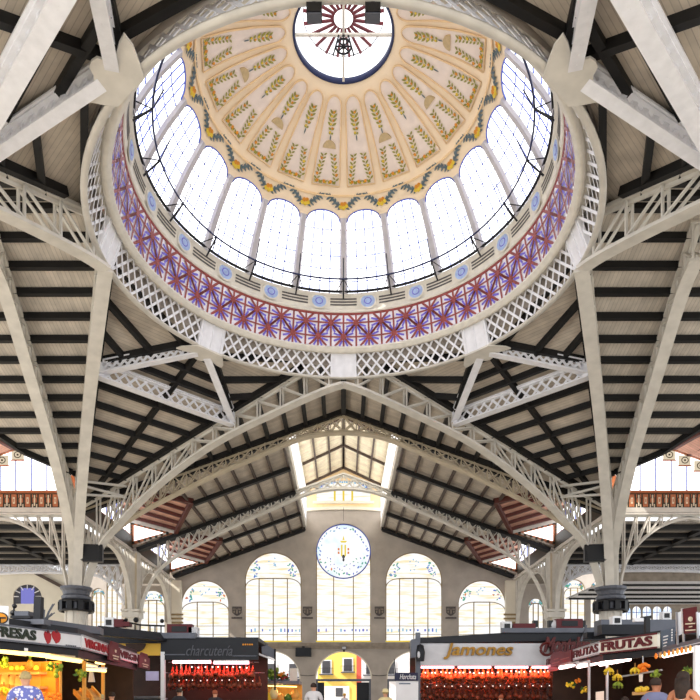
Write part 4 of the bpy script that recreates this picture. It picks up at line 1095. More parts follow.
# end wall continued behind both aisles, with tall stained windows
n = 8
for sx, xs in ((-1, [(-27.7, .75, 14.0), (-25.9, .85, 15.2), (-21.6, 1.4, 13.8)]), (1, [(21.75, .85, 12.9), (26.1, 1.2, 15.0), (28.7, .8, 14.8)])):
    wd = side_word[sx]
    x0, x1 = (-36, -19.4) if sx < 0 else (19.4, 29.6)
    plate('w', [[(x0, FL), (x1, FL), (x1, 16), (x0, 16)]]+[arch_loop(x, 6.0, zt-r, r, 14) for x, r, zt in xs], YW, .6, 'stone').top('wall_far', 'stone', 'stone end wall behind the %s aisle, pierced by narrow stained windows' % wd, 'wall', kind='structure')
    for i, (x, r, zt) in enumerate(xs):
        order = ('leftmost', 'middle', 'rightmost')[i]
        stained_window(n, x, 'low', r, zt-r, YW, '%s narrow stained window behind the %s aisle' % (order, wd), z0=6.0, lights=3); n += 1
# right: lower annex with pale striped ceiling and a row of blue windows
roof_section('annex_roof', 'white boarded annex ceiling with black beams beyond the right aisle', [(25.2, 61.9), (46, 61.9), (46, 77), (25.2, 77)], lambda x, y: 12.75, 'white',
             [((0, 63.5+2.9*k), (1, 0), 'purlin') for k in range(5)]+[((36, 0), (.15, 1), 'cross_beam')], [], w=.4, h=.16)
BW = [33.2+1.22*k for k in range(5)]
wr = plate('w', [[(25.2, FL), (46, FL), (46, 12.75), (25.2, 12.75)]]+[arch_loop(x+.5, 10.9, 12.0, .52, 10) for x in BW], 77.0, .4, 'stone_dark').top('wall_right', 'stone_dark', 'dark annex wall with a row of blue windows at the right', 'wall', kind='structure')
for i, x in enumerate(BW):
    t = thing('window_%d' % n, 'small bright blue arched window, %s of the row in the right annex' % ('first second third fourth fifth sixth'.split()[i]), 'window', (x+.5, 77, 10.9), 'blue annex windows', 'structure'); n += 1
    plate('p', [arch_loop(x+.5, 10.9, 12.0, .53, 10)], 77.15, .04, 'blue_glass').part('pane', 'blue_glass', t)
    MB().box((x+.5, 77.1, 11.7), (.06, .06, 1.6)).box((x+.5, 77.1, 11.8), (1.04, .06, .06)).part('glazing_bars', 'mull', t)

MB().box((35.6, 61.8, 13.6), (20.8, .2, 1.66)).top('wall_right', 'stone_dark', 'dark strip of wall between the right aisle ceiling and the annex', 'wall', kind='structure')
# two floodlights on the near ring
for sx in (-1, 1):
    t = thing('floodlight', 'black floodlight clamped to the near edge of the dome ring, %s of centre' % side_word[sx], 'floodlight', (sx*.8, 17.7, 20.2), 'ring floodlights')
    MB().box((sx*.8, 17.72, 20.38), (.42, .3, .26)).part('housing', 'black', t); MB().box((sx*.8, 17.72, 20.22), (.38, .26, .05)).part('lens', 'grey_metal', t)
    MB().box((sx*.8, 17.68, 20.56), (.1, .12, .12)).part('bracket', 'iron', t)
c_ = MB().tube([(0, 72.0, 22.8), (0, 72.0, 21.3)], .02, 4); c_.top('cable', 'iron', 'thin cable dropping in front of the end wall above the rose window', 'cable')
# ================================================================ STALLS
M.update(
    tube_warm=glow('warm_tube_light', (255, 214, 120), 3), tube_pink=glow('pink_tube_light', (255, 214, 205), 6), tube_red=glow('red_tube_light', (255, 150, 160), 6),
    bulb=glow('white_bulb', (255, 226, 214), 2),
    amber=mat('amber_wall_panel', (226, 164, 78), .6, var=.1), wood_dark=mat('dark_brown_panel', (58, 38, 28), .6, var=.25),
    ham=mat('cured_ham_skin', (128, 58, 30), .45, var=.4, scale=9), ham_b=mat('lit_cured_ham', (184, 84, 36), .4, var=.35, scale=9), hoof=mat('black_hoof', (30, 22, 20), .5),  # second ham skin: red-orange light on the top row put into the colour
    banana=mat('yellow_banana_skin', (236, 200, 46), .5, var=.12, scale=8), orange_f=mat('orange_peel', (236, 128, 24), .5, var=.1, scale=20),
    green_f=mat('green_fruit_skin', (128, 148, 42), .5, var=.25, scale=12), leafy=mat('leaf_green', (70, 108, 40), .6, var=.3, scale=9),
    pine=mat('pineapple_rind', (150, 106, 40), .7, var=.35, scale=30), sausage=mat('red_cured_sausage', (150, 40, 30), .5, var=.3, scale=10),
    mustard=mat('mustard_board', (222, 176, 62), .5, var=.04), navy=mat('navy_board', (28, 30, 62), .5), gold=mat('gold_letters', (150, 110, 40), .35, .5, var=.15),
    script_grey=mat('dull_grey_script', (84, 86, 94), .5), script_red=mat('brown_red_script', (84, 18, 16), .45, var=.1), slate=mat('slate_blue_board', (88, 102, 120), .6, var=.1), lilac=mat('pale_lilac_paper', (196, 188, 222), .7),
    cardboard=mat('cardboard', (196, 150, 96), .8, var=.12), green_dark=mat('dark_green_letters', (30, 40, 26), .5), chrome=mat('brushed_steel', (190, 190, 194), .3, .8, var=.1),
    skin=mat('skin', (212, 158, 128), .55, var=.05), skin_d=mat('tanned_skin', (176, 116, 84), .55, var=.05), hair_d=mat('dark_brown_hair', (44, 30, 22), .7, var=.3, scale=20),
    hair_g=mat('ash_blond_hair', (178, 158, 110), .7, var=.2, scale=20), hair_r=mat('auburn_hair', (150, 78, 50), .7, var=.2, scale=20),
    cl_white=mat('white_cloth', (224, 222, 226), .8), cl_blue=mat('grey_blue_cloth', (120, 124, 158), .8), cl_dark=mat('dark_cloth', (48, 46, 54), .8), cl_red=mat('red_cloth', (206, 40, 34), .8), cl_sand=mat('cream_hat_straw', (226, 210, 160), .8),
    eye=mat('dark_eye', (26, 20, 18), .3, var=0), lip=mat('lips', (170, 92, 84), .5, var=0),
)
def checks(name, c1, c2, sc):
    m = mat(name, c1, .8, var=.1); nt = m.node_tree; v = nt.nodes.new('ShaderNodeTexVoronoi'); v.inputs['Scale'].default_value = sc
    tc = nt.nodes.new('ShaderNodeTexCoord'); nt.links.new(tc.outputs['Object'], v.inputs['Vector'])
    mx = nt.nodes.new('ShaderNodeMix'); mx.data_type = 'RGBA'; b = nt.nodes['Principled BSDF']
    gt = nt.nodes.new('ShaderNodeMath'); gt.operation = 'GREATER_THAN'; gt.inputs[1].default_value = .42; nt.links.new(v.outputs['Distance'], gt.inputs[0])
    nt.links.new(gt.outputs[0], mx.inputs['Factor']); nt.links.new(b.inputs['Base Color'].links[0].from_socket, mx.inputs['A']); mx.inputs['B'].default_value = (*lin([q/255 for q in c2]), 1)
    nt.links.new(mx.outputs['Result'], b.inputs['Base Color']); return m
M['cl_pattern'] = checks('blue_patterned_cloth', (226, 224, 236), (110, 118, 190), 16)

def on_face(a, b, x):
    "plan point where the sight line of pixel column x meets the face a-b"
    u = (x-CX)/F; dx, dy = b[0]-a[0], b[1]-a[1]; t = (u*a[1]-a[0])/(dx-u*dy); return Vector((a[0]+dx*t, a[1]+dy*t))
def panel(mb, a, b, z0, z1, th=.06, out=0.0, mi=0):
    "upright board from plan a (left) to b (right); out moves it towards the viewer's side"
    a = Vector((a[0], a[1])); b = Vector((b[0], b[1])); d = (b-a).normalized(); n = Vector((d.y, -d.x)); a = a+n*out; b = b+n*out
    pts = [(p.x, p.y, z) for p, z in ((a, z0), (b, z0), (b, z1), (a, z1))]
    return mb.prism(pts, (-n.x*th, -n.y*th, 0), mi)
def sign(name, label, a, b, z0, z1, m, cat='sign', out=.08, group=None, frame=None):
    mid = (Vector(a[:2])+Vector(b[:2]))/2
    t = thing(name, label, cat, (mid.x, mid.y, z0), group)
    panel(MB(), a, b, z0, z1, .07, out).part('board', m, t)
    if frame:
        mb = MB(); h = .035
        panel(mb, a, b, z1-h, z1, .08, out+.012); panel(mb, a, b, z0, z0+h, .08, out+.012); mb.part('frame', frame, t)
    return t
def sub(a, b, u0, u1):
    a = Vector(a[:2]); b = Vector(b[:2]); return a.lerp(b, u0), a.lerp(b, u1)
def tube_light(a, b, z, m, label, group, r=.035, out=-.12):
    a = Vector(a[:2]); b = Vector(b[:2]); d = (b-a).normalized(); n = Vector((d.y, -d.x)); a = a+n*out; b = b+n*out
    t = thing('tube_light', label, 'lamp', ((a.x+b.x)/2, (a.y+b.y)/2, z), group)
    MB().tube([(a.x, a.y, z), (b.x, b.y, z)], r, 8).part('tube', m, t, True)
    MB().beam((a.x, a.y, z+.07), (b.x, b.y, z+.07), .1, .05).part('fitting', 'white', t)
    return t
def lamp(kind, loc, energy, color, size=.2):
    l = bpy.data.lights.new('stall_light', 'POINT'); l.energy = energy; l.color = color; l.shadow_soft_size = size
    o = bpy.data.objects.new('stall_light', l); COL.objects.link(o); o.location = loc; return o

def spot(loc, energy, color):
    "added unseen spot that throws red light down and back into the stall"
    l = bpy.data.lights.new('stall_spot', 'SPOT'); l.energy = energy; l.color = color; l.shadow_soft_size = .08; l.spot_size = radians(110); l.spot_blend = .5
    o = bpy.data.objects.new('stall_spot', l); COL.objects.link(o); o.location = loc; o.rotation_euler = Vector((0, .75, -.7)).to_track_quat('-Z', 'Y').to_euler(); return o
A0, A_, B_, C_L = Vector((-6.95, 10.4)), Vector((-6.4, 12.05)), Vector((-5.75, 14.0)), Vector((-6.54, 20.5))
Z0, Z1 = 2.66, 2.98
def stall(label, face, back, ztop, body='wood_dark', roofm='dark_metal', counter=1.15, valance=None, slab=.13, name='market_stall'):
    "roofed stall: face is the plan line of its front, back the plan line of its rear wall (same direction)"
    a, b = Vector(face[0]), Vector(face[1]); c, d = Vector(back[1]), Vector(back[0])
    t = thing(name, label, 'market stall', ((a.x+b.x+c.x+d.x)/4, (a.y+b.y+c.y+d.y)/4, FL))
    MB().prism([(p.x, p.y, ztop) for p in (a, b, c, d)], (0, 0, slab)).part('roof', roofm, t)
    panel(MB(), d, c, FL, ztop, .08).part('back_wall', body, t)
    q = (b-a).normalized(); n = Vector((q.y, -q.x)); a2, b2 = a-n*.15, b-n*.15
    mb = MB(); panel(mb, a2, b2, FL, FL+counter-.05, .5); mb.part('counter', 'grey_metal', t)
    mb = MB(); panel(mb, a-n*.05, b-n*.05, FL+counter-.05, FL+counter, .75); mb.part('worktop', 'chrome', t)
    if valance: panel(MB(), a, b, valance, ztop, .05).part('valance', roofm, t)
    return t
# ---- left: strawberry and fruit stall
nL = Vector((-.95, .3))
s1 = stall('fruit stall at the left edge under the white strawberry sign, lit orange inside', (A0, B_), (A0+nL*2.6, B_+nL*2.6), Z1, 'amber', 'dark_metal', 1.1, 2.51)
w0 = on_face((-6.15, 14.06), (-8.3, 14.7), 60); w1 = Vector((-8.4, 14.75))
panel(MB(), w1, w0, FL, 2.4, .06).part('end_wall', 'amber', s1)
for y, x0, x1 in ((672, -15, 39), (686.5, -15, 40)):
    z = EYE+(HZ-y)/F*13.9; p, q = on_face((w1.x, w1.y-.35), (w0.x, w0.y-.35), x0), on_face((w1.x, w1.y-.35), (w0.x, w0.y-.35), x1)
    panel(MB(), p, q, z-.05, z, .4).part('shelf', 'cardboard', s1)
panel(MB(), on_face((w1.x, w1.y), (w0.x, w0.y), 44), on_face((w1.x, w1.y), (w0.x, w0.y), 59), FL, 2.36, .1, .1).part('side_post', 'orange_f', s1)
sg = sign('shop_sign', 'long white sign reading FRESAS with two red strawberries, left edge', A0, on_face(A_, B_, 77.5), Z0, Z1, 'grey_white', frame='grey_metal')
p, q = on_face(A_, B_, -9), on_face(A_, B_, 32)
lettering('FRESAS', sg, p, q, Z0+.07, Z1-.05, 'green_dark', out=.1, bold=.03)
for k, (x0, x1) in enumerate(((40.5, 47.5), (48, 57))):
    p, q = on_face(A_, B_, x0), on_face(A_, B_, x1); c = (p+q)/2; w_ = (q-p).length/2; d = (q-p).normalized(); n = Vector((d.y, -d.x))
    zc = (Z0+Z1)/2+(.0 if k == 0 else .03); sh = [(0, -.13), (-.75, -.02), (-1, .06), (-.7, .12), (-.2, .1), (0, .13), (.4, .12), (.95, .07), (1, -.02), (.6, -.1)]
    o = MB().prism([(c.x+d.x*u*w_+n.x*.1, c.y+d.y*u*w_+n.y*.1, zc+v) for u, v in sh], (-n.x*.02, -n.y*.02, 0)).part('strawberry', 'red', sg)
    MB().prism([(c.x+d.x*u*w_+n.x*.115, c.y+d.y*u*w_+n.y*.115, zc+v) for u, v in ((-.35, .1), (0, .15), (.35, .11), (0, .08))], (-n.x*.02, -n.y*.02, 0)).part('leaf_cap', 'dark_red', o)
p, q = on_face(A_, B_, 62), on_face(A_, B_, 73); mb = MB()
for k in range(6): a, b = sub(p, q, k/6+.02, k/6+.11); panel(mb, a, b, Z0+.035, Z0+.06, .01, .1)
mb.part('small_print', 'grey_metal', sg)
# rectangular card on the roof at the far left
p, q = on_face((-6.7, 12.0), (-5.9, 12.3), -14), on_face((-6.7, 12.0), (-5.9, 12.3), 8.5)
z0, z1 = EYE+(HZ-629)/F*12.15, EYE+(HZ-606)/F*12.15
cd_ = sign('roof_card', 'white card with an orange and black oval emblem standing above the fruit stall, far left', p, q, z0, z1, 'white', out=0)
c = p.lerp(q, .66); d = (q-p).normalized(); n = Vector((d.y, -d.x))
for r_, m_, o_ in ((.13, 'black', .02), (.105, 'orange', .03)):
    MB().prism([(c.x+d.x*r_*cos(a)+n.x*o_, c.y+d.y*r_*cos(a)+n.y*o_, (z0+z1)/2-.02+r_*.85*sin(a)) for a in [2*pi*i/20 for i in range(20)]], (n.x*.01, n.y*.01, 0)).part('emblem', m_, cd_)
panel(MB(), c-d*.09, c+d*.09, (z0+z1)/2-.03, (z0+z1)/2+.0, .01, .05).part('emblem_bar', 'black', cd_)
for k, (x0, x1, y0, y1) in enumerate(((-12, 26, 650, 654), (22, 50, 653, 656.5), (46, 80, 656.5, 661.5))):
    Y0_, Y1_ = 12.6, 13.4
    pa, pb = at(x0, y0, 12.0+.9*k), at(x1, y1, 12.7+.9*k)
    t = thing('tube_light', 'glowing tube light under the fruit stall roof, %s' % ('left end', 'middle', 'right end by the corner')[k], 'lamp', (pa+pb)/2, 'tubes of the fruit stall')
    MB().tube([pa, pb], .04, 8).part('tube', 'tube_warm', t, True); MB().beam(pa+Vector((0, 0, .08)), pb+Vector((0, 0, .08)), .12, .06).part('fitting', 'white', t)
for loc, e in (((-7.4, 13.2, 2.3), 55), ((-6.9, 12.2, 2.35), 40), ((-6.3, 13.5, 2.35), 22)): lamp('p', loc, e, (1, .58, .12))
# ---- second stall, behind the corner
s2 = stall('dim stall round the corner under two white VIRGINIA signs', (B_, C_L), (Vector((-9.6, 14.9)), Vector((-9.6, 20.9))), Z1, 'wood_dark', 'dark_metal', 1.1, 2.48)
panel(MB(), (-9.5, 20.7), (-6.7, 20.6), FL, 2.9, .08).part('end_wall', 'wood_dark', s2)
for x, Y in ((88.5, 15.5), (107, 17.2)): 
    p = on_face(B_, C_L, x); MB().beam((p.x-.1, p.y, FL), (p.x-.1, p.y, 2.45), .07, .07, up=(0, 1, 0)).part('post', 'amber', s2)
for nm, lb, x0, x1 in (('shop_sign', 'white sign with red letters VIRGINIA, nearer of the two on the corner stall', 78.7, 104.5), ('shop_sign', 'white sign with dark red letters VIRGINIA, farther of the two, partly covered', 115, 138.5)):
    p, q = on_face(B_, C_L, x0), on_face(B_, C_L, x1)
    sg = sign(nm, lb, p, q, Z0, Z1, 'white', frame='chrome', group='VIRGINIA signs')
    a, b = sub(p, q, .06, .97 if x0 < 100 else 1.1); lettering('VIRGINIA', sg, a, b, Z0+.06, Z1-.06, 'red' if x0 < 100 else 'dark_red', out=.095, bold=.015)
for lb, x0, x1 in (('dark red lozenge sign between the two white signs', 104, 115.5), ('dark red lozenge sign at the end of the white signs', 135, 146)):
    p, q = on_face(B_, C_L, x0), on_face(B_, C_L, x1); d = (q-p).normalized(); n = Vector((d.y, -d.x)); L_ = (q-p).length
    t = thing('red_sign', lb, 'sign', (p.x, p.y, Z0-.12), 'dark red lozenge signs')
    pts = [(0, Z0-.1), (1, Z0-.1), (1.0, Z1-.03), (.85, Z1-.03), (.75, Z1+.08), (.25, Z1+.08), (.15, Z1-.03), (0, Z1-.03)]
    MB().prism([(p.x+d.x*u*L_+n.x*.13, p.y+d.y*u*L_+n.y*.13, z) for u, z in pts], (-n.x*.05, -n.y*.05, 0)).part('board', 'dark_red', t)
    mb = MB()
    for k, (u0, u1, z) in enumerate(((.25, .8, Z0+.02), (.3, .72, Z0-.05), (.44, .56, Z0+.13))):
        a, b = sub(p, q, u0, u1); panel(mb, a, b, z, z+(.03 if k < 2 else .07), .01, .15)
    mb.part('pale_marks', 'frieze_cream', t)
for k, (x0, x1, y0, y1, Y) in enumerate(((64, 83, 657, 662, 15.2), (79, 88, 656, 659, 16.5), (86, 97, 665.5, 668, 16.2), (96, 104, 662.5, 664, 17.5), (84, 106, 669.5, 671, 15.8))):
    pa, pb = at(x0, y0, Y), at(x1, y1, Y+.4)
    t = thing('tube_light', 'short warm tube inside the corner stall, %s' % ('nearest the corner', 'under the first white sign', 'hanging low in the middle', 'deepest one', 'on the amber rail')[k], 'lamp', (pa+pb)/2, 'tubes of the corner stall')
    MB().tube([pa, pb], .035, 8).part('tube', 'tube_warm', t, True); MB().beam(pa+Vector((0, 0, .06)), pb+Vector((0, 0, .06)), .1, .04).part('fitting', 'white', t)
for loc, e in (((-7.2, 15.6, 2.25), 22), ((-7.4, 18.5, 2.3), 14)): lamp('p', loc, e, (1, .55, .16))

# ---- row of stalls farther back
YR = 23.0
def X_(x, Y=YR): return (x-CX)/F*Y
def Z_(y, Y=YR): return EYE+(HZ-y)/F*Y
s3 = stall('dark stall with a mustard yellow fascia behind the white signs', ((X_(96), YR), (X_(161.5), YR)), ((X_(96), YR+2.6), (X_(161.5), YR+2.6)), Z_(643), 'wood_dark', 'dark_metal', 1.35)
panel(MB(), (X_(96), YR), (X_(161.5), YR), Z_(655.5), Z_(643.5), .08, .05).part('fascia', 'mustard', s3)
panel(MB(), (X_(96), YR), (X_(161.5), YR), Z_(643.5), Z_(637), .3, .1).part('roof_edge', 'dark_metal', s3)
MB().prism([(X_(90), YR+.05, Z_(637)), (X_(165), YR+.05, Z_(640)), (X_(165), YR+.05, Z_(633.5)), (X_(90), YR+.05, Z_(625.5))], (0, 1.2, 0)).part('roof_plinth', 'grey_metal', s3)
c = X_(136.5); MB().prism([(c+.36*cos(a), YR-.1, Z_(643.8)-.3*abs(sin(a))*1.0) for a in [pi*i/10 for i in range(11)]], (0, .03, 0)).part('bowl_emblem', 'wood_dark', s3)
MB().box((X_(163.5), YR-.05, (FL+Z_(652))/2), (.14, .14, Z_(652)-FL)).part('corner_post', 'white', s3)
pp_ = MB().box((X_(151.5), YR+.1, Z_(675.8)), (.46, .02, .33)); pp_.top('notice', 'lilac', 'pale lilac paper notice hanging in the dark stall beside the white post', 'notice')
MB().box((X_(141), YR-.1, Z_(697)), (1.5, .4, .06)).part('display_edge', 'chrome', s3)
s4 = stall('charcuterie stall with a black fascia and red lit hams, centre left', ((X_(163), YR), (X_(258.5), YR)), ((X_(163), YR+2.8), (X_(258.5), YR+2.8)), Z_(641), 'wood_dark', 'dark_metal', 1.25)
fa = sign('fascia_sign', 'wide black fascia with faint grey script over the charcuterie stall', (X_(161.5), YR), (X_(258.5), YR), Z_(660), Z_(638.5), 'dark_metal', out=.1)
lettering('charcuter\u00eda', fa, (X_(187), YR), (X_(233), YR), Z_(656), Z_(645.5), 'script_grey', out=.12, shear=.35)
mb = MB(); panel(mb, (X_(165), YR), (X_(186), YR), Z_(655.3), Z_(654.3), .01, .12); panel(mb, (X_(233), YR), (X_(257), YR), Z_(656.5), Z_(655.7), .01, .12); mb.part('pin_stripe', 'grey_metal', fa)
mb = MB()
for k in range(5): panel(mb, (X_(243+k*2.2), YR), (X_(244.5+k*2.2), YR), Z_(645.5), Z_(644), .01, .12)
mb.part('small_print', 'orange', fa)
for k, (x0, x1) in enumerate(((173, 211), (214, 249))):
    tube_light((X_(x0), YR), (X_(x1), YR), Z_(662+k*.8), 'tube_red', 'red tinted tube light under the black fascia, %s one' % ('left', 'right')[k], 'red tubes', .05, .02)
for k in range(7): spot((X_(175+k*12), YR+.2, Z_(662)), 26, (1, .09, .07))
# ---- Jamones stall
XJ0, XJ1 = X_(418), X_(604)
s5 = stall('ham stall with a pale fascia and hanging hams under red light, right', ((XJ0, YR), (XJ1, YR)), ((XJ0, YR+2.8), (XJ1, YR+2.8)), Z_(641), 'wood_dark', 'dark_metal', 1.2)
MB().prism([(XJ0-.1, YR-.15, Z_(643.5)), (XJ1, YR-.15, Z_(640.5)), (XJ1, YR-.15, Z_(627)), (XJ0-.1, YR-.15, Z_(638.5))], (0, 2.4, 0)).part('roof_edge', 'dark_metal', s5)
MB().box(((X_(500)+XJ1)/2, YR-.2, Z_(631)), (XJ1-X_(500), .12, .16)).part('roof_rail', 'grey_metal', s5)
fj = sign('fascia_sign', 'long pale grey fascia with gold letters Jamones', (XJ0, YR), (XJ1, YR), Z_(666), Z_(643.5), 'grey_white', out=.1)
lettering('Jamones', fj, (X_(443), YR), (X_(512), YR), Z_(659.5), Z_(643.5), 'gold', ext=.05, out=.16, shear=.25, bold=.02)
ms = thing('script_sign', 'dark red script lettering in front of the pale fascia, right part', 'sign', (X_(561), YR-.3, Z_(655)))
p, q = (X_(540), YR-.3), (X_(586), YR-.3); lettering('Montalvo', ms, p, q, Z_(653.5), Z_(638), 'script_red', ext=.04, out=.1, shear=.35, bold=.045)
mb = MB().tube([(X_(543)+.21*cos(a), YR-.42, Z_(650)+.21*sin(a)) for a in [pi*.35+1.55*pi*i/18 for i in range(19)]], .05, 6).part('flourish', 'script_red', ms)
MB().tube([(X_(577), YR-.36, Z_(642)), (X_(582), YR-.3, Z_(633)), (X_(584), YR-.2, Z_(626))], .04, 5).part('hanger', 'grey_metal', ms)
for k in range(4): tube_light((X_(421+k*37), YR), (X_(454+k*37), YR), Z_(667.3), 'tube_red', 'red tinted tube light below the pale fascia, %s from the left' % ('first second third fourth'.split()[k]), 'red tubes', .035, .0)
for k in range(12): spot((X_(424+k*11), YR+.15, Z_(667)), 40, (1, .14, .07))

# ------------------------------------------------------------------ hams
def ham_mesh(m, nm):
    R5 = random.Random(len(nm)); mb = MB()
    mb.tube([(0, 0, 0), (.004, 0, -.05), (.0, 0, -.1), (-.01, 0, -.19), (.0, .0, -.29), (.012, 0, -.38), (.012, 0, -.46), (.0, 0, -.52)], [.022, .026, .032, .065, .1, .105, .078, .02], 9)
    mb.tube([(0, 0, .12), (0, 0, .0)], .012, 4, 1); mb.ball((0, 0, .0), (.026, .026, .05), 6, 4, 1)
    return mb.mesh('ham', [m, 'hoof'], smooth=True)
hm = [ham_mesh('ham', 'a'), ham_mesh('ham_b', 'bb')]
R6 = random.Random(9)
def hang_row(x0, x1, n, y, Y, label, group, mi, js=.03):
    for k in range(n):
        x = x0+(x1-x0)*(k+.5)/n
        o = bpy.data.objects.new('ham', hm[mi]); COL.objects.link(o)
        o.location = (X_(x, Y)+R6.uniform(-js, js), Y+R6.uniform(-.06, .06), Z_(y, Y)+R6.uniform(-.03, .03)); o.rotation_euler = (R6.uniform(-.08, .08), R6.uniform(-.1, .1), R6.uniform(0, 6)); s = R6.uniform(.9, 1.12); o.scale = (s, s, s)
        tag(o, label, 'ham', group)
    r = MB().tube([(X_(x0, Y)-.1, Y, Z_(y, Y)+.12), (X_(x1, Y)+.1, Y, Z_(y, Y)+.12)], .015, 5); return r
rails = [(171, 256, 20, 665.5, YR+.45, 'cured ham in the front row of the charcuterie stall', 'front hams of the charcuterie stall', 0),
         (168, 262, 20, 676, YR+.8, 'cured ham in the lower rear row of the charcuterie stall', 'rear hams of the charcuterie stall', 0),
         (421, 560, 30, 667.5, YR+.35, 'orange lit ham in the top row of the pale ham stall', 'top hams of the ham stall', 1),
         (420, 580, 30, 677, YR+.7, 'dark ham in the middle row of the pale ham stall', 'middle hams of the ham stall', 0),
         (421, 590, 28, 687, YR+.95, 'dark ham in the bottom row of the pale ham stall', 'bottom hams of the ham stall', 0)]
for r_ in rails:
    mb = hang_row(*r_)
    mb.top('hanging_rail', 'chrome', 'thin steel rail carrying the %s' % r_[6], 'rail')
# small bulbs over the second rows
for x0, x1, n, y, lb in ((188, 250, 9, 667.5, 'small bright bulb in the upper row of the charcuterie stall'), (175, 256, 11, 680.5, 'small bulb in the lower row of the charcuterie stall'),
                         (424, 500, 16, 672.5, 'small bulb above the hams of the ham stall, left half'), (504, 560, 12, 671.5, 'small bulb above the hams of the ham stall, right half'), (424, 585, 20, 686, 'small bulb low among the hams of the ham stall')):
    for k in range(n):
        x = x0+(x1-x0)*(k+.5)/n+R6.uniform(-1, 1)
        if k == 0 or True:
            o = MB().ball((0, 0, 0), .03 if y < 675 else .018, 8, 6).ball((0, 0, .05), (.02, .02, .04), 6, 4, 1).mesh('bulb', ['bulb', 'black'])
        ob = bpy.data.objects.new('bulb', o); COL.objects.link(ob); ob.location = (X_(x, YR+.12), YR+.12, Z_(y+R6.uniform(-.6, .6), YR+.12)); tag(ob, lb, 'bulb', lb.replace('small ', '').replace('bulb', 'bulbs'))

# ---- small stall behind, with flowers and lit goods
Y5 = 26.5
s6 = stall('small lit stall with flowers on its shelf beside the charcuterie stall', ((X_(258, Y5), Y5), (X_(299, Y5), Y5)), ((X_(258, Y5), Y5+2), (X_(299, Y5), Y5+2)), Z_(684, Y5), 'amber', 'grey_metal', .9)
MB().box((X_(293, Y5), Y5+.3, (Z_(684, Y5)+Z_(668, Y5))/2), (.3, .2, Z_(668, Y5)-Z_(684, Y5))).part('corner_post', 'moulding', s6)
MB().box((X_(281, Y5), Y5+.5, Z_(682, Y5)+.03), (1.5, .6, .06)).part('shelf', 'grey_metal', s6)
t = thing('tilted_panel', 'grey tilted metal panel beside the end of the black fascia', 'panel', (X_(268, 25), 25, Z_(659, 25)))
MB().prism([at(261, 641, 25), at(275, 650, 25.4), at(275, 659, 25.4), at(262, 654, 25)], (0, .08, 0)).part('panel', 'grey_metal', t)
MB().prism([at(259, 655, 25), at(275, 661, 25.3), at(275, 659.5, 25.3), at(259, 653, 25)], (0, .3, 0)).part('rail', 'white', t)
MB().beam(at(275, 649, 25.4), at(275, 690, 25.4), .07, .07, up=(0, 1, 0)).part('post', 'iron', t)
for loc, e in (((X_(278, Y5), Y5+.5, Z_(690, Y5)), 26),): lamp('p', loc, e, (1, .6, .2))
t = thing('tube_light', 'thin warm tube along the edge of the small flower stall', 'lamp', (X_(280, Y5), Y5, Z_(685.6, Y5))); MB().tube([(X_(264, Y5), Y5-.06, Z_(685.8, Y5)), (X_(297, Y5), Y5-.06, Z_(686.8, Y5))], .03, 6).part('tube', 'tube_warm', t)
def bouquet(x, y, Y, ms_, label, r=.22, n=14, seed=1):
    t = thing('flower_bunch', label, 'flowers', at(x, y+3, Y), 'flower bunches'); R = random.Random(seed); c = at(x, y, Y)
    mb = MB()
    for k in range(n):
        d = Vector((R.uniform(-1, 1), R.uniform(-.6, .6), R.uniform(-.2, 1))).normalized()*r; e = c+d
        s_ = d.cross(Vector((0, 1, 0))).normalized()*r*.3; mb.add([c, c+d*.5+s_, e, c+d*.5-s_], [(0, 1, 2, 3)])
    mb.part('leaves', 'leafy', t)
    mb = MB()
    for k in range(n//2): mb.ball(c+Vector((R.uniform(-1, 1)*r*.8, -.06+R.uniform(-.1, 0), R.uniform(-.1, .9)*r)), r*.24, 7, 5)
    mb.part('blooms', ms_, t); MB().lathe([(.06, -.3), (.1, -.05)], 10, c).part('pot', 'grey_metal', t)
bouquet(272, 676, Y5+.4, 'green_f', 'pale green leafy bunch at the left of the flower shelf', .34, 20, 2)
bouquet(280, 678, Y5+.4, 'orange', 'orange and green bunch in the middle of the flower shelf', .24, 14, 3)
bouquet(284.5, 678.5, Y5+.3, 'red', 'red bunch at the right of the flower shelf', .2, 12, 4)
for k, (x, y, h, m_) in enumerate(((268, 693, .34, 'banana'), (274, 691, .5, 'cl_sand'), (281, 694, .36, 'amber'), (288, 693, .3, 'leafy'), (295, 691, .4, 'amber'))):
    o = MB().lathe([(.0, 0), (.16, .02), (.2, h*.4), (.13, h*.8), (.05, h), (0, h+.02)], 10, at(x, y+8, Y5+.3)).top('bagged_goods', m_, '%s bagged goods hanging in the small lit stall, %s of five' % (('yellow', 'cream', 'amber', 'green', 'amber')[k], ('first second middle fourth last'.split()[k])), 'goods', 'bagged goods of the flower stall', smooth=True)

# ---- right: post with device, navy sign and white board
t = thing('projector_post', 'grey post with a hooded lamp beside the pale ham stall', 'lamp post', (X_(414), YR-.3, FL))
MB().box((X_(417.5), YR-.1, (FL+Z_(633))/2), (.16, .16, Z_(633)-FL)).part('post', 'grey_metal', t)
MB().box((X_(413.5), YR-.35, Z_(650)), (.3, .4, .6)).box((X_(413.5), YR-.35, Z_(644)), (.22, .3, .25)).part('housing', 'grey_metal', t)
MB().lathe([(.14, 0), (.17, .3), (.12, .55), (.0, .6)], 12, (X_(418.5), YR-.5, Z_(662))).part('lamp_hood', 'dark_metal', t, True)
MB().ball((X_(416.5), YR-.68, Z_(656)), (.05, .05, .12)).part('lamp_glass', 'grey_white', t)
ns = sign('hanging_sign', 'navy sign with white script Horchata at the left end of the ham stall', (X_(394), YR-.2), (X_(417), YR-.2), Z_(681), Z_(673), 'navy', out=.1)
lettering('Horchata', ns, (X_(399), YR-.2), (X_(415), YR-.2), Z_(679.5), Z_(674.5), 'white', out=.12, shear=.3)
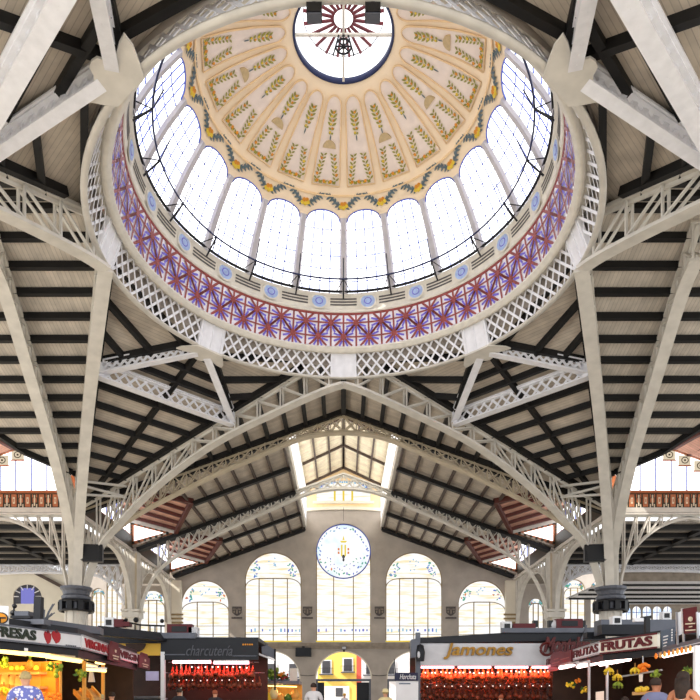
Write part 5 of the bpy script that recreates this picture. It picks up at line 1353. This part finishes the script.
MB().beam((X_(395), YR-.2, Z_(673)), (X_(395), YR+.3, 3.0), .03, .03).part('hanger', 'iron', ns)
wb = sign('notice_board', 'white notice board below the navy sign', (X_(395.5), YR-.15), (X_(417.5), YR-.15), Z_(704), Z_(681.2), 'white', 'board', out=.1)
for x in (396, 417): MB().box((X_(x), YR-.1, (FL+Z_(704))/2), (.06, .06, Z_(704)-FL)).part('leg', 'chrome', wb)
MB().box((X_(404), YR-.27, Z_(683.8)), (.4, .01, .04)).part('print_line', 'slate', wb)

# ---- right: fruit stall
D_, E_, F_ = Vector((7.15, 22.6)), Vector((6.3, 15.7)), Vector((6.75, 13.8))
s7 = stall('fruit stall with FRUTAS signs and pink tubes at the right', (D_, E_), (Vector((9.7, 22.6)), Vector((9.7, 15.0))), Z1, 'wood_dark', 'dark_metal', 1.1, 2.5, slab=.04)
panel(MB(), (7.3, 22.55), (9.7, 22.5), FL, 2.95, .06).part('end_wall', 'wood_dark', s7)
s8 = stall('front wing of the fruit stall under the big FRUTAS sign', (E_, F_), (Vector((9.6, 16.2)), Vector((9.6, 14.6))), Z1, 'wood_dark', 'dark_metal', 1.1, 2.5, slab=.06)
p, q = on_face(D_, E_, 575.5), on_face(D_, E_, 603); sg = sign('shop_sign', 'smaller white sign reading FRUTAS on the receding side of the fruit stall', p, q, Z0, Z1, 'white', frame='chrome', group='FRUTAS signs')
a, b = sub(p, q, .06, .97); lettering('FRUTAS', sg, a, b, Z0+.07, Z1-.05, 'dark_red', out=.1, bold=.015)
p, q = on_face(D_, E_, 549), on_face(D_, E_, 557); sg = sign('shop_sign', 'small white sign at the far end of the fruit stall, half covered by red', p, q, Z0, Z1, 'white', frame='chrome', group='FRUTAS signs')
a, b = sub(p, q, .08, .9); lettering('FRU', sg, a, b, Z0+.07, Z1-.05, 'dark_red', out=.1)
p, q = on_face(D_, E_, 555), on_face(D_, E_, 576); d = (q-p).normalized(); n = Vector((d.y, -d.x)); L_ = (q-p).length
t = thing('red_sign', 'dark red sign between the two small white fruit signs', 'sign', (p.x, p.y, Z0-.1))
MB().prism([(p.x+d.x*u*L_+n.x*.14, p.y+d.y*u*L_+n.y*.14, z) for u, z in ((0, Z0-.05), (1, Z0-.02), (1, Z1), (.75, Z1), (.5, Z1+.08), (.1, Z1+.1), (0, Z1))], (-n.x*.05, -n.y*.05, 0)).part('board', 'dark_red', t)
mb = MB()
for u0, u1, z in ((.1, .5, Z0+.05), (.2, .45, Z0+.16), (.55, .95, Z0+.1)): a, b = sub(p, q, u0, u1); panel(mb, a, b, z, z+.03, .01, .16)
mb.part('pale_marks', 'tile_red', t)
p, q = on_face(E_, F_, 603), on_face(E_, F_, 660.5); sg = sign('shop_sign', 'big pale sign reading FRUTAS in dark red capitals, right', p, q, Z0, Z1+.01, 'moulding', frame='dark_red', group='FRUTAS signs')
a, b = sub(p, q, .04, .93); lettering('FRUTAS', sg, a, b, Z0+.07, Z1-.04, 'dark_red', out=.1, bold=.035)
for k, (x0, y0, Y0_, x1, y1, Y1_) in enumerate(((560, 668, 20.5, 598, 661.5, 16.6), (578, 667, 18, 608, 660.5, 15.9), (600, 664.5, 16.2, 630, 659, 15.3), (612, 658, 15.6, 657, 651.5, 14.0))):
    pa, pb = at(x0, y0, Y0_), at(x1, y1, Y1_)
    t = thing('tube_light', 'pinkish white tube under the fruit signs, %s from the left' % ('first second third fourth'.split()[k]), 'lamp', (pa+pb)/2, 'tubes of the fruit stall on the right')
    MB().tube([pa, pb], .045, 8).part('tube', 'tube_pink', t, True); MB().beam(pa+Vector((0, 0, .08)), pb+Vector((0, 0, .08)), .12, .05).part('fitting', 'white', t)
for loc, e in (((7.6, 17.2, 2.35), 12), ((7.4, 15.0, 2.4), 12), ((7.9, 20, 2.35), 10)): lamp('p', loc, e, (1, .6, .4))
pa, pb = at(622, 676.5, 14.6), at(662, 670, 13.9); MB().tube([pa, pb], .02, 6).top('hanging_rail', 'chrome', 'steel rail with hanging fruit in the front wing of the fruit stall', 'rail')
for x, y in ((589, 660), (607, 668)): 
    p = at(x, y, 16); MB().beam((p.x, p.y, FL), (p.x, p.y, 2.5), .05, .05, up=(0, 1, 0)).part('post', 'chrome', s7)

# ---- far right stall with awning and banners
G_, H_ = Vector((6.45, 13.1)), Vector((6.0, 10.4))
s9 = stall('stall at the far right edge with a grey awning and a white post', (G_, H_), (Vector((9.5, 13.0)), Vector((9.5, 10.4))), 2.5, 'wood_dark', 'grey_metal', 1.1)
zA = 2.47
MB().prism([(G_.x-.1, G_.y, zA), (H_.x-.1, H_.y, zA), (H_.x+1.2, H_.y, zA+.42), (G_.x+1.2, G_.y, zA+.42)], (0, 0, .05)).part('awning', 'grey_metal', s9)
p = at(696.5, 675, 10.75); MB().beam((p.x, p.y, FL), (p.x, p.y, zA), .075, .075, up=(0, 1, 0)).part('corner_post', 'white', s9)
pa, pb = at(664, 656, 12.9), at(708, 646, 10.6)
t = thing('tube_light', 'bright tube along the edge of the grey awning, far right', 'lamp', (pa+pb)/2); MB().tube([pa, pb], .04, 8).part('tube', 'tube_pink', t, True); MB().beam(pa+Vector((.03, 0, .07)), pb+Vector((.03, 0, .07)), .1, .05).part('fitting', 'white', t)
lamp('p', (7.2, 12, 2.2), 10, (1, .55, .3))
bb = thing('menu_board', 'slate blue board with chalk lines between the fruit sign and the awning', 'board', at(668, 650, 13.0))
MB().prism([at(660.5, 631, 13.3), at(675, 627, 12.7), at(675, 645, 12.7), at(662.5, 651.5, 13.3)], (.03, .05, 0)).part('board', 'slate', bb)
mb = MB()
for k in range(4): mb.beam(at(663.5, 637+k*3.2, 13.2), at(668.5-k*.8, 635.7+k*3.3, 13.0), .012, .025)
mb.part('chalk_writing', 'white', bb); mb = MB()
for k in range(5): mb.beam(at(671.5, 630+k*2.6, 12.75), at(672.5, 629.7+k*2.6, 12.72), .012, .03)
mb.part('chalk_writing', 'white', bb)
bn = thing('banner', 'dark red upright banner with a pale emblem on the far right stall', 'banner', at(690, 634, 11.8))
MB().prism([at(681.5, 609, 12), at(697, 606.5, 11.6), at(697.5, 632, 11.6), at(683.5, 634, 12)], (.02, .04, 0)).part('cloth', 'dark_red', bn)
mb = MB().ball(at(690.5, 619, 11.72), (.045, .01, .045))
for k, (x0, x1, y) in enumerate(((685.5, 695, 624), (689, 692, 627), (685.5, 695.5, 630.5))): mb.beam(at(x0, y, 11.85), at(x1, y-.6, 11.6), .012, .02)
mb.part('emblem', 'frieze_cream', bn); MB().beam(at(682, 608.5, 11.98), at(684, 645, 12), .03, .03).part('pole', 'chrome', bn)
for lb, x0, x1, Y in (('white folded banner left of the dark red banner', 676.5, 681.5, 12.1), ('white banner cut off by the right edge of the view', 697, 708, 11.5)):
    t = thing('white_banner', lb, 'banner', at((x0+x1)/2, 634, Y), 'white banners'); MB().prism([at(x0, 613, Y), at(x1, 611, Y), at(x1+.5, 634, Y), at(x0+1, 636, Y)], (.02, .05, 0)).part('cloth', 'white', t)
    MB().beam(at(x0, 612, Y), at(x0+1.2, 645, Y), .03, .03).part('pole', 'chrome', t)

# ------------------------------------------------------ things on the roofs
def rooftop(name, label, cat, x, y, Y, w_, h_, m, group=None, d_=.35, front=None):
    c = at(x, y, Y); t = thing(name, label, cat, c-Vector((0, 0, h_/2)), group)
    MB().box(c, (w_, d_, h_)).part('housing', m, t)
    if front: MB().box(c-Vector((0, d_/2+.01, 0)), (w_*.6, .03, h_*.55)).part('front_panel', front, t)
    return t
Yb = YR+.5
rooftop('display_box', 'dark red box with a black screen on the roof of the charcuterie stall', 'display', 180.5, 629.5, Yb, .9, .36, 'dark_red', front='black')
rooftop('white_box', 'white ventilation box beside the dark red display box', 'box', 194, 632.5, Yb, .32, .36, 'grey_white')
rooftop('roof_rack', 'low grey rack on the roof of the charcuterie stall', 'rack', 178, 636, YR-.02, 1.3, .2, 'grey_metal')
rooftop('speaker_box', 'white box speaker with a black cone left of the red crate', 'speaker', 110.5, 623, Yb, .34, .36, 'white', front='black')
rooftop('crate', 'dark red crate on the roof left of the yellow fascia', 'crate', 120, 623.5, Yb, .32, .28, 'dark_red')
rooftop('crate', 'small dark red crate on the roof above the yellow fascia', 'crate', 127.5, 624.5, Yb, .22, .16, 'dark_red')
pr = MB().tube([at(126, 622, Yb), at(140, 625, Yb), at(165, 626, Yb)], .035, 6)
for x in (135, 140, 150, 155, 161): pr.tube([at(x, 625, Yb), at(x, 633, Yb)], .025, 5)
pr.ball(at(126, 620, Yb), .07).ball(at(136, 620, Yb), .1).ball(at(162, 621, Yb), .08); pr.top('roof_pipework', 'black', 'black pipework with valves on the roof of the yellow stall', 'pipes')
mb = MB()
for k in range(8): mb.beam(at(196+k*6.5, 637, YR+.2), at(196+k*6.5, 639.5, YR+.2), .03, .03, up=(0, 1, 0))
mb.beam(at(194, 637, YR+.2), at(244, 638.5, YR+.2), .04, .04); mb.top('roof_railing', 'chrome', 'low rail on the roof edge above the black fascia', 'railing')
rooftop('speaker_box', 'white box speaker with a black cone above the word Jamones', 'speaker', 506, 627, Yb, .34, .36, 'white', front='black')
rooftop('crate', 'dark red crate right of the white box speaker on the ham stall', 'crate', 523, 627.5, Yb, .8, .26, 'dark_red')
rooftop('display_box', 'long dark red box on the roof of the ham stall', 'display', 568, 624, Yb, .95, .34, 'dark_red', front='dark_metal')
t = rooftop('bundled_cloth', 'white round bundle left of the long dark red box', 'bundle', 554, 625.5, Yb, .01, .01, 'white'); MB().ball(at(554, 625.5, Yb), (.2, .15, .2)).ball(at(557, 626, Yb), (.14, .12, .16)).part('bundle', 'grey_white', t, True)
for x in (535, 550, 582.5): 
    c = at(x, 624, Yb); o = MB().box(c, (.16, .2, .24)).tube([c, c-Vector((0, 0, .25))], .03, 5); o.top('roof_lamp', 'black', 'small black lamp on the ham stall roof, %s' % {535: 'left one', 550: 'middle one', 582.5: 'right one'}[x], 'lamp', 'roof lamps')
Yc_ = 15.5
rooftop('speaker_box', 'white box speaker with a black cone behind the big FRUTAS sign', 'speaker', 615.5, 621, 15.9, .22, .22, 'white', front='black', d_=.2)
rooftop('speaker_box', 'white box speaker with a black cone below the blue windows', 'speaker', 665, 616, 17.5, .22, .22, 'white', front='black', d_=.2)
rb = MB().box(at(640, 628, 17.5), (2.3, .5, .4)); rb.top('roof_duct', 'grey_metal', 'grey duct on the roof behind the big FRUTAS sign', 'duct')
rb = MB().box(at(622, 630, 15.9), (1.1, .3, .24)); rb.top('roof_duct', 'dark_metal', 'dark duct over the joint of the two fruit signs', 'duct')
rb = MB().box(at(594, 635.5, 18), (.5, .3, .16)); rb.top('roof_duct', 'dark_metal', 'dark duct end above the small FRUTAS sign', 'duct')
t = thing('roof_bracket', 'black camera bracket standing on the fruit stall roof', 'bracket', at(647, 634, 14.6))
MB().beam(at(647, 636, 14.6), at(647, 617, 14.6), .1, .1, up=(0, 1, 0)).part('post', 'black', t); MB().beam(at(641, 618.5, 14.6), at(651, 617, 14.6), .07, .07).part('arm', 'black', t)
MB().box(at(638, 620, 14.5), (.2, .12, .08)).part('camera_body', 'white', t)
# left roof
t = thing('roof_post', 'thick charcoal post standing on the fruit stall roof, left', 'post', at(38, 627, 13)); MB().beam(at(38, 629, 13), at(39, 597, 13), .14, .14, up=(0, 1, 0)).part('post', 'dark_metal', t); MB().box(at(38.5, 628, 13), (.24, .24, .06)).part('base_plate', 'dark_metal', t)
t = thing('scooter_rack', 'dark wheeled rack on the roof of the fruit stall, left of the post', 'rack', at(24, 622, 13.2))
MB().box(at(25, 614.5, 13.2), (.28, .3, .1)).part('tray', 'grey_metal', t); MB().box(at(25, 618, 13.2), (.4, .4, .05)).part('shelf', 'dark_metal', t)
MB().tube([at(13.5, 622, 13.2), at(14, 607, 13.2)], .02, 5).tube([at(31, 622, 13.2), at(30, 612, 13.2)], .02, 5).part('frame', 'black', t); MB().ball(at(13.5, 613, 13.2), (.07, .07, .06)).ball(at(14.5, 606, 13.2), (.05, .05, .05)).part('wheels', 'black', t)
rb = MB().box(at(26, 622.5, 12.9), (.85, .3, .1)); rb.top('roof_duct', 'grey_metal', 'grey metal channel lying along the left fruit stall roof', 'duct')
rb = MB().prism([at(44, 619, 13.6), at(100, 627, 15.5), at(100, 634, 15.5), at(44, 629, 13.6)], (-.1, .5, 0)); rb.top('roof_duct', 'grey_metal', 'long grey duct over the roof above the strawberry sign', 'duct')
rb = MB().prism([at(98, 625.5, 21), at(166, 633, 23), at(166, 641, 22.8), at(98, 635, 20.8)], (-.1, .4, 0)); rb.top('roof_duct', 'dark_metal', 'long charcoal roof edge above the mustard fascia', 'duct')
t = thing('roof_plant', 'thin grey wire stand on the fruit stall roof right of the charcoal post', 'stand', at(45, 626, 13.4))
R7 = random.Random(5)
for k in range(9):
    a = at(44+R7.uniform(-1, 1), 625, 13.4); b = at(44+R7.uniform(-3, 12), 602+R7.uniform(0, 14), 13.4); MB().tube([a, a.lerp(b, .5)+Vector((0, 0, .05)), b], .012, 4).part('wire', 'grey_metal', t)

# ------------------------------------------------------------------ produce
def fruit_ball(name, label, c, r, m, group=None, cat='fruit', stem=True):
    t = MB().ball((0, 0, 0), (r, r, r*.92), 10, 7)
    if stem: t.tube([(0, 0, r*.8), (.01, 0, r*1.15)], r*.1, 5, 1)
    me = t.mesh(name, [m, 'leafy'], smooth=True); o = bpy.data.objects.new(name, me); COL.objects.link(o); o.location = c; tag(o, label, cat, group); return o
R8 = random.Random(12)
def copies(o, pts):
    for p in pts: c = o.copy(); COL.objects.link(c); c.location = p; c.rotation_euler = (R8.uniform(-.5, .5), R8.uniform(-.5, .5), R8.uniform(0, 6))
# the orange heap on the left counter, row upon row
box = MB().prism([at(33, 701.5, 13.0), at(62, 701.5, 13.4), at(62, 699.3, 13.9), at(33, 699.3, 13.5)], (0, 0, -.25)); box.top('fruit_tray', 'cardboard', 'cardboard tray under the heap of oranges on the left stall', 'tray')
o = fruit_ball('orange', 'orange in the heap on the left fruit stall counter', at(37, 699.5, 13.1), .05, 'orange_f', 'oranges heaped on the left counter')
copies(o, [at(34+R8.uniform(0, 26), 700-j*1.9+R8.uniform(-.5, .5), 13.1+.13*j) for j in range(4) for k in range(8 - j)])
def bananas(x, y, Y, n, label, ln=.2, m='banana', spread=.1):
    c = at(x, y, Y); t = thing('banana_bunch', label, 'bananas', c-Vector((0, 0, ln)), 'banana bunches'); MB().tube([c+Vector((0, 0, .1)), c], .012, 5).part('stalk', 'pine', t)
    for k in range(n):
        a = 2*pi*k/n; R = lambda q: R8.uniform(-q, q); pts = []
        for i in range(6):
            u = i/5; pts.append(c+Vector((cos(a)*spread*sin(u*2.2)+R(.004), sin(a)*spread*sin(u*2.2), -ln*u)))
        MB().tube(pts, [.012, .024, .028, .028, .024, .01], 6).part('banana', m, t, True)
bananas(4, 687, 13.0, 6, 'yellow banana bunch low at the left edge', .16); bananas(9.5, 689, 13.0, 6, 'yellow banana bunch beside the shopper at the left', .15)
bananas(609, 667.5, 15, 7, 'yellow banana bunch hanging left in the right fruit stall', .17); bananas(617.5, 674, 15, 7, 'yellow banana bunch hanging lower in the right fruit stall', .15); bananas(618, 681.5, 15, 7, 'green yellow banana bunch lowest on the hanging string', .16, 'green_f')
bananas(635, 667.5, 14.3, 6, 'yellow banana bunch at the left of the orange bag', .15)
t = thing('fruit_net', 'orange net of fruit hanging on the rail in the right fruit stall', 'fruit', at(643, 672, 14.3))
for k in range(14): MB().ball(at(643+R8.uniform(-5.5, 5.5), 667.5+R8.uniform(-4, 4), 14.3+R8.uniform(-.08, .08)), .045, 8, 6).part('fruit', 'orange_f', t, True)
MB().tube([at(643, 664, 14.3), at(643, 656, 14.3)], .012, 5).part('string', 'chrome', t)
def clump(name, label, x, y, Y, r, n, m, group, rr=.045):
    t = thing(name, label, 'fruit', at(x, y, Y)-Vector((0, 0, r)), group)
    for k in range(n):
        d = Vector((R8.gauss(0, 1), R8.gauss(0, .6), R8.gauss(0, .7))); d = d.normalized()*r*R8.uniform(.3, 1); MB().ball(at(x, y, Y)+d, rr*R8.uniform(.8, 1.2), 7, 5).part('fruit', m, t, True)
    mb = MB(); c = at(x, y, Y)
    for k in range(6):
        d = Vector((R8.uniform(-1, 1), R8.uniform(-.6, 0), R8.uniform(0, 1))).normalized()*r*1.25; s_ = d.cross(Vector((0, 1, 0))).normalized()*r*.25; mb.add([c, c+d*.6+s_, c+d, c+d*.6-s_], [(0, 1, 2, 3)])
    mb.part('leaves', 'leafy', t)
clump('green_fruit_bunch', 'green fruit bunch on the upper shelf at the left edge', 4, 663, 13.7, .13, 14, 'green_f', 'green fruit bunches')
clump('green_fruit_bunch', 'big green fruit bunch on the orange side wall of the left stall', 55, 669, 13.6, .16, 18, 'green_f', 'green fruit bunches')
clump('green_fruit_bunch', 'green fruit bunch hanging behind the corner of the left stall', 80, 675, 14.6, .13, 14, 'green_f', 'green fruit bunches')
clump('green_fruit_bunch', 'green fruit hanging above the head of the right shopper', 656, 675, 13.8, .1, 10, 'green_f', 'green fruit bunches')
clump('green_fruit_bunch', 'green yellow grapes behind the long haired woman', 687, 671, 12.6, .09, 10, 'green_f', 'green fruit bunches', .03)
clump('yellow_fruit_bunch', 'yellow fruit bunch glowing at the low right of the ham stall', 571, 686, 20, .15, 12, 'banana', 'yellow fruit bunches')
clump('yellow_fruit_bunch', 'yellow fruit bunch right of the glowing one', 584, 690, 20, .12, 10, 'banana', 'yellow fruit bunches')
clump('orange_fruit_bunch', 'orange fruit bunch above the yellow ones at the ham stall end', 578, 681, 20, .09, 8, 'orange_f', None)
def pineapple(x, y, Y, label):
    c = at(x, y, Y); t = thing('pineapple', label, 'pineapple', c-Vector((0, 0, .12)), 'pineapples'); MB().ball(c, (.075, .075, .11), 10, 8).part('fruit', 'pine', t, True)
    mb = MB()
    for k in range(9): a = k*2.4; d = Vector((cos(a)*.06, sin(a)*.06, .12+.01*k)); s_ = Vector((-sin(a), cos(a), 0))*.015; b = c+Vector((0, 0, .09)); mb.add([b-s_, b+s_, b+d], [(0, 1, 2)])
    mb.part('crown', 'leafy', t)
pineapple(30, 664.5, 13.7, 'pineapple standing alone on the upper shelf of the left stall')
for k, x in enumerate((12, 18, 23, 36)):
    fruit_ball('pale_fruit', 'pale yellow fruit on the upper left shelf, %s from the left' % ('first second third fourth'.split()[k]), at(x, 668, 13.75), .06, 'yellow', 'pale fruit on the upper shelf')
for k, (x, y) in enumerate(((4, 679), (12, 680), (18, 681))):
    t = MB().prism([at(x-3.5, y+5, 13.6), at(x+3.5, y+5.3, 13.7), at(x+2.5, y-4, 13.9), at(x-2.5, y-4, 13.8)], (0, .05, .03)); t.top('produce_crate', 'cardboard', 'tilted cardboard crate on the lower left shelf, %s' % ('left', 'middle', 'right')[k], 'crate', 'tilted crates on the lower shelf')
for k, (x0, y0, x1, y1) in enumerate(((74, 690, 88, 699), (86, 688, 99, 698))):
    t = thing('lit_crate', 'open pale crate catching orange light in the corner stall, %s one' % ('left', 'right')[k], 'crate', at((x0+x1)/2, y1, 15.6), 'lit crates')
    MB().prism([at(x0, y0+1.5, 15.9), at(x0+6, y0, 16.2), at(x1+1, y1-1, 15.4), at(x1-6, y1+1.5, 15.1)], (0, 0, -.06)).part('base', 'cardboard', t)
    MB().beam(at(x0+6, y0, 16.2), at(x1+1, y1-1, 15.4), .04, .12).beam(at(x0, y0+1.5, 15.9), at(x1-6, y1+1.5, 15.1), .04, .12).part('rim', 'amber', t)
t = thing('hanging_apron', 'white apron hanging in the corner stall below the first white sign', 'apron', at(91, 682, 17)); MB().prism([at(89.5, 671, 17), at(92.5, 671, 17), at(94.5, 682, 17), at(88, 682, 17)], (0, .05, 0)).part('cloth', 'cl_white', t); MB().tube([at(91, 671, 17), at(91, 667, 17)], .01, 4).part('hanger', 'iron', t)
for k, (x, m_, lb) in enumerate(((640, 'yellow', 'left'), (645.5, 'yellow', 'right'))):
    fruit_ball('melon', 'yellow melon on the lower shelf of the right fruit stall, %s one' % lb, at(x-2, 690, 14.2), .07, m_, 'yellow melons')
    fruit_ball('melon', 'small yellow melon behind the %s one on the right stall shelf' % lb, at(x+1, 688.5, 14.6), .06, m_, 'yellow melons')
MB().prism([at(632, 693, 14.0), at(652, 692, 13.8), at(652, 691, 14.9), at(632, 692, 15.1)], (0, 0, -.05)).part('shelf', 'cardboard', s8)
pt_ = MB().prism([at(639, 674.5, 14.2), at(643, 674, 14.2), at(642.5, 681.5, 14.2), at(639.3, 682, 14.2)], (0, .01, 0)); pt_.top('price_tag', 'petal', 'pink paper price tag hanging under the steel rail', 'price tag')
pt_ = MB().prism([at(596, 692, 16), at(604, 691, 16), at(604, 701, 16), at(596, 702, 16)], (0, .02, 0)); pt_.top('price_tag', 'petal', 'pale pink price card at the lower left of the right fruit stall', 'price tag')
for k in range(9):
    x = 656+k*4.3; o = MB().lathe([(0, 0), (.022, .01), (.034, .05), (.018, .1), (.0, .12)], 8, at(x, 659-k*.9, 12.6-.18*k)); o.top('hanging_bag', ['orange_f', 'cardboard', 'amber'][k % 3], 'small hanging bag under the awning of the far right stall', 'bag', 'hanging bags under the awning', smooth=True)

# ------------------------------------------------------------------- people
def skin_mesh(name, V, E, m, lvl=1, parent=None, smooth=True):
    me = bpy.data.meshes.new(name); me.from_pydata([v[:3] for v in V], E, [])
    ob = bpy.data.objects.new('tmp', me); COL.objects.link(ob)
    ob.modifiers.new('s', 'SKIN')
    for i, v in enumerate(V): ob.data.skin_vertices[0].data[i].radius = (v[3], v[4] if len(v) > 4 else v[3])
    ob.data.skin_vertices[0].data[0].use_root = True
    sb = ob.modifiers.new('u', 'SUBSURF'); sb.levels = lvl; sb.render_levels = lvl
    out = bpy.data.meshes.new_from_object(ob.evaluated_get(bpy.context.evaluated_depsgraph_get())); bpy.data.objects.remove(ob); bpy.data.meshes.remove(me)
    out.name = name; out.materials.clear(); out.materials.append(M[m]); out.polygons.foreach_set('use_smooth', [True]*len(out.polygons))
    o = bpy.data.objects.new(name, out); COL.objects.link(o)
    if parent: o.parent = parent
    return o
def person(x, ytop, Y, face, hair, shirt, trousers, label, skin='skin', long_hair=False, hat=None, bare=False, armup=0.0, feet=None):
    "standing figure; face is the heading of the gaze, 0 looks away from the camera"
    top = EYE+(HZ-ytop)/F*Y; fz = FL if feet is None else feet; h = (top-fz)/1.76
    t = thing('person', label, 'person', (X_(x, Y), Y, fz)); t.rotation_euler.z = -face; t.scale = (h, h, h)
    V = [(0, 0, .95, .15, .11), (0, 0, 1.12, .135, .1), (0, .01, 1.3, .16, .11), (0, 0, 1.44, .1, .08), (0, .01, 1.51, .055), (0, .025, 1.57, .068, .07), (0, .03, 1.65, .078, .095), (0, .025, 1.71, .07, .085), (0, .02, 1.74, .04, .05)]
    E = [(i, i+1) for i in range(8)]
    def chain(root, pts):
        k = root
        for p in pts: V.append(p); E.append((k, len(V)-1)); k = len(V)-1
        return k
    for s in (-1, 1):
        e = (s*.27, .06+armup*.1, 1.14+armup*.05, .042) ; w_ = (s*.25, .2+armup*.1, 1.0+armup*.2, .03)
        k = chain(3, [(s*.17, 0, 1.42, .062), e, w_, (s*.245, .27+armup*.1, .96+armup*.24, .032, .018)])
        b = Vector(V[k][:3])
        for j, (dx, ln) in enumerate(((-.028, .07), (-.01, .085), (.01, .08), (.028, .062))):
            chain(k, [(b.x+s*dx, b.y+.035, b.z-.015, .009), (b.x+s*dx*1.1, b.y+.035+ln*.5, b.z-.035, .008), (b.x+s*dx*1.1, b.y+.03+ln*.75, b.z-.06, .006)])
        chain(k-1, [(b.x-s*.035, b.y-.02, b.z+.0, .01), (b.x-s*.055, b.y+.015, b.z-.01, .008)])
        chain(0, [(s*.09, 0, .86, .095), (s*.1, .01, .5, .062), (s*.1, -.02, .1, .042), (s*.105, .1, .04, .036)])
    chain(6, [(0, .125, 1.625, .014), (0, .135, 1.615, .008)])          # nose
    for s in (-1, 1): chain(6, [(s*.088, .02, 1.64, .012, .02)])        # ears
    b = skin_mesh('body', V, E, skin, 1, t)
    for s in (-1, 1):
        o = MB().ball((s*.03, .098, 1.655), (.012, .01, .008), 8, 5).mesh('eye', 'eye'); q = bpy.data.objects.new('eye', o); COL.objects.link(q); q.parent = t
    o = MB().ball((0, .108, 1.578), (.024, .01, .007), 8, 5).mesh('mouth', 'lip'); q = bpy.data.objects.new('mouth', o); COL.objects.link(q); q.parent = t
    mb = MB(); vs = []; c = Vector((0, .012, 1.665))
    for i in range(7):
        for k in range(16):
            a = 2*pi*k/16; front = cos(a) > .35
            lim = (.95 if front else (1.95 if not long_hair else 2.0)); th = lim*i/6
            vs.append(c+Vector((sin(th)*sin(a)*.1, sin(th)*cos(a)*.118, cos(th)*.108)))
    mb.add(vs, [(i*16+k, i*16+(k+1) % 16, i*16+16+(k+1) % 16, i*16+16+k) for i in range(6) for k in range(16)])
    if long_hair:
        mb.lathe([(.1, .02), (.115, -.12), (.1, -.28), (.03, -.34)], 12, (0, -.02, 1.64), a0=pi*.45, a1=pi*1.55)
    me = mb.mesh('hair', hair, smooth=True); q = bpy.data.objects.new('hair', me); COL.objects.link(q); q.parent = t; q.modifiers.new('s', 'SOLIDIFY').thickness = .012
    if hat:
        me = MB().lathe([(.17, -.005), (.17, .005), (.108, .015), (.1, .09), (.06, .12), (.0, .125)], 20, (0, .015, 1.69)).mesh('hat', hat, smooth=True); q = bpy.data.objects.new('hat', me); COL.objects.link(q); q.parent = t
    V2 = [(0, 0, .88, .175, .13), (0, 0, 1.1, .155, .118), (0, .01, 1.3, .178, .126), (0, .0, 1.425, .17, .125), (0, .008, 1.51, .085, .085)]; E2 = [(i, i+1) for i in range(4)]
    if not bare:
        for s in (-1, 1): n0 = len(V2); V2 += [(s*.175, 0, 1.415, .1), (s*.245, .035, 1.25, .07), (s*.25, .045, 1.2, .066)]; E2 += [(3, n0), (n0, n0+1), (n0+1, n0+2)]
    else:
        V2 = V2[:3]+[(0, 0, 1.37, .13, .1)]; E2 = E2[:3]
    skin_mesh('shirt', V2, E2, shirt, 1, t)
    V3 = [(0, 0, .95, .165, .125)]; E3 = []
    for s in (-1, 1): n0 = len(V3); V3 += [(s*.09, 0, .84, .108), (s*.1, .01, .5, .078), (s*.1, -.02, .14, .07)]; E3 += [(0, n0), (n0, n0+1), (n0+1, n0+2)]
    skin_mesh('trousers', V3, E3, trousers, 1, t)
    for s in (-1, 1):
        me = MB().ball((s*.105, .05, .035), (.05, .13, .04), 10, 6).mesh('shoe', 'black', smooth=True); q = bpy.data.objects.new('shoe', me); COL.objects.link(q); q.parent = t
    return t
person(25.5, 671.5, 11.9, -.5, 'hair_g', 'cl_pattern', 'cl_dark', 'ash blond person in a blue patterned shirt seen from behind at the left fruit stall')
person(655.5, 678, 11.3, 1.0, 'hair_d', 'cl_blue', 'cl_dark', 'short dark haired person in grey blue with red strap facing right by the fruit stall', 'skin_d')
rs = skin_mesh('shoulder_strap', [(-.12, -.06, 1.1, .03), (-.1, -.11, 1.3, .03), (-.07, -.02, 1.46, .03), (-.08, .09, 1.35, .03)], [(0, 1), (1, 2), (2, 3)], 'cl_red', 1, [o for o in COL.objects if o.name.startswith('person')][-1])
person(683, 671.5, 10.0, .9, 'hair_d', 'cl_white', 'cl_dark', 'long dark haired woman in a pale sleeveless top at the right edge', 'skin_d', True, bare=True)
person(215, 690, 20.5, 0, 'hair_r', 'cl_dark', 'cl_dark', 'auburn haired shopper seen from behind at the charcuterie stall')
person(179, 688.5, 21, .3, 'hair_d', 'cl_dark', 'cl_dark', 'dark haired shopper in dark clothes left of the auburn one')
person(313.5, 683, 21.5, .2, 'hair_d', 'cl_white', 'cl_dark', 'dark haired person walking near the central doorway')
person(385.5, 690, 21, .0, 'hair_g', 'cl_sand', 'cl_dark', 'person in a cream sun hat below the navy sign', hat='cl_sand')
person(344.5, 694, 40, pi, 'hair_d', 'cl_white', 'cl_blue', 'distant person in white and yellow in the central doorway', hat='mustard')
person(112, 692, 16.5, -.6, 'hair_d', 'cl_white', 'cl_dark', 'shopper in white at the corner stall, below the first red lozenge')
person(101, 694.5, 15.5, .4, 'hair_g', 'cl_blue', 'cl_dark', 'shopper in grey blue left of the one in white at the corner stall')
person(501, 695, 20.5, .0, 'hair_r', 'cl_red', 'cl_dark', 'shopper in red before the ham stall')
person(625, 697, 13.0, .3, 'hair_d', 'cl_white', 'cl_dark', 'shopper low in front of the right fruit stall, dark hair')
SC.cycles.max_bounces = 8; SC.cycles.diffuse_bounces = 4; SC.cycles.sample_clamp_indirect = 6
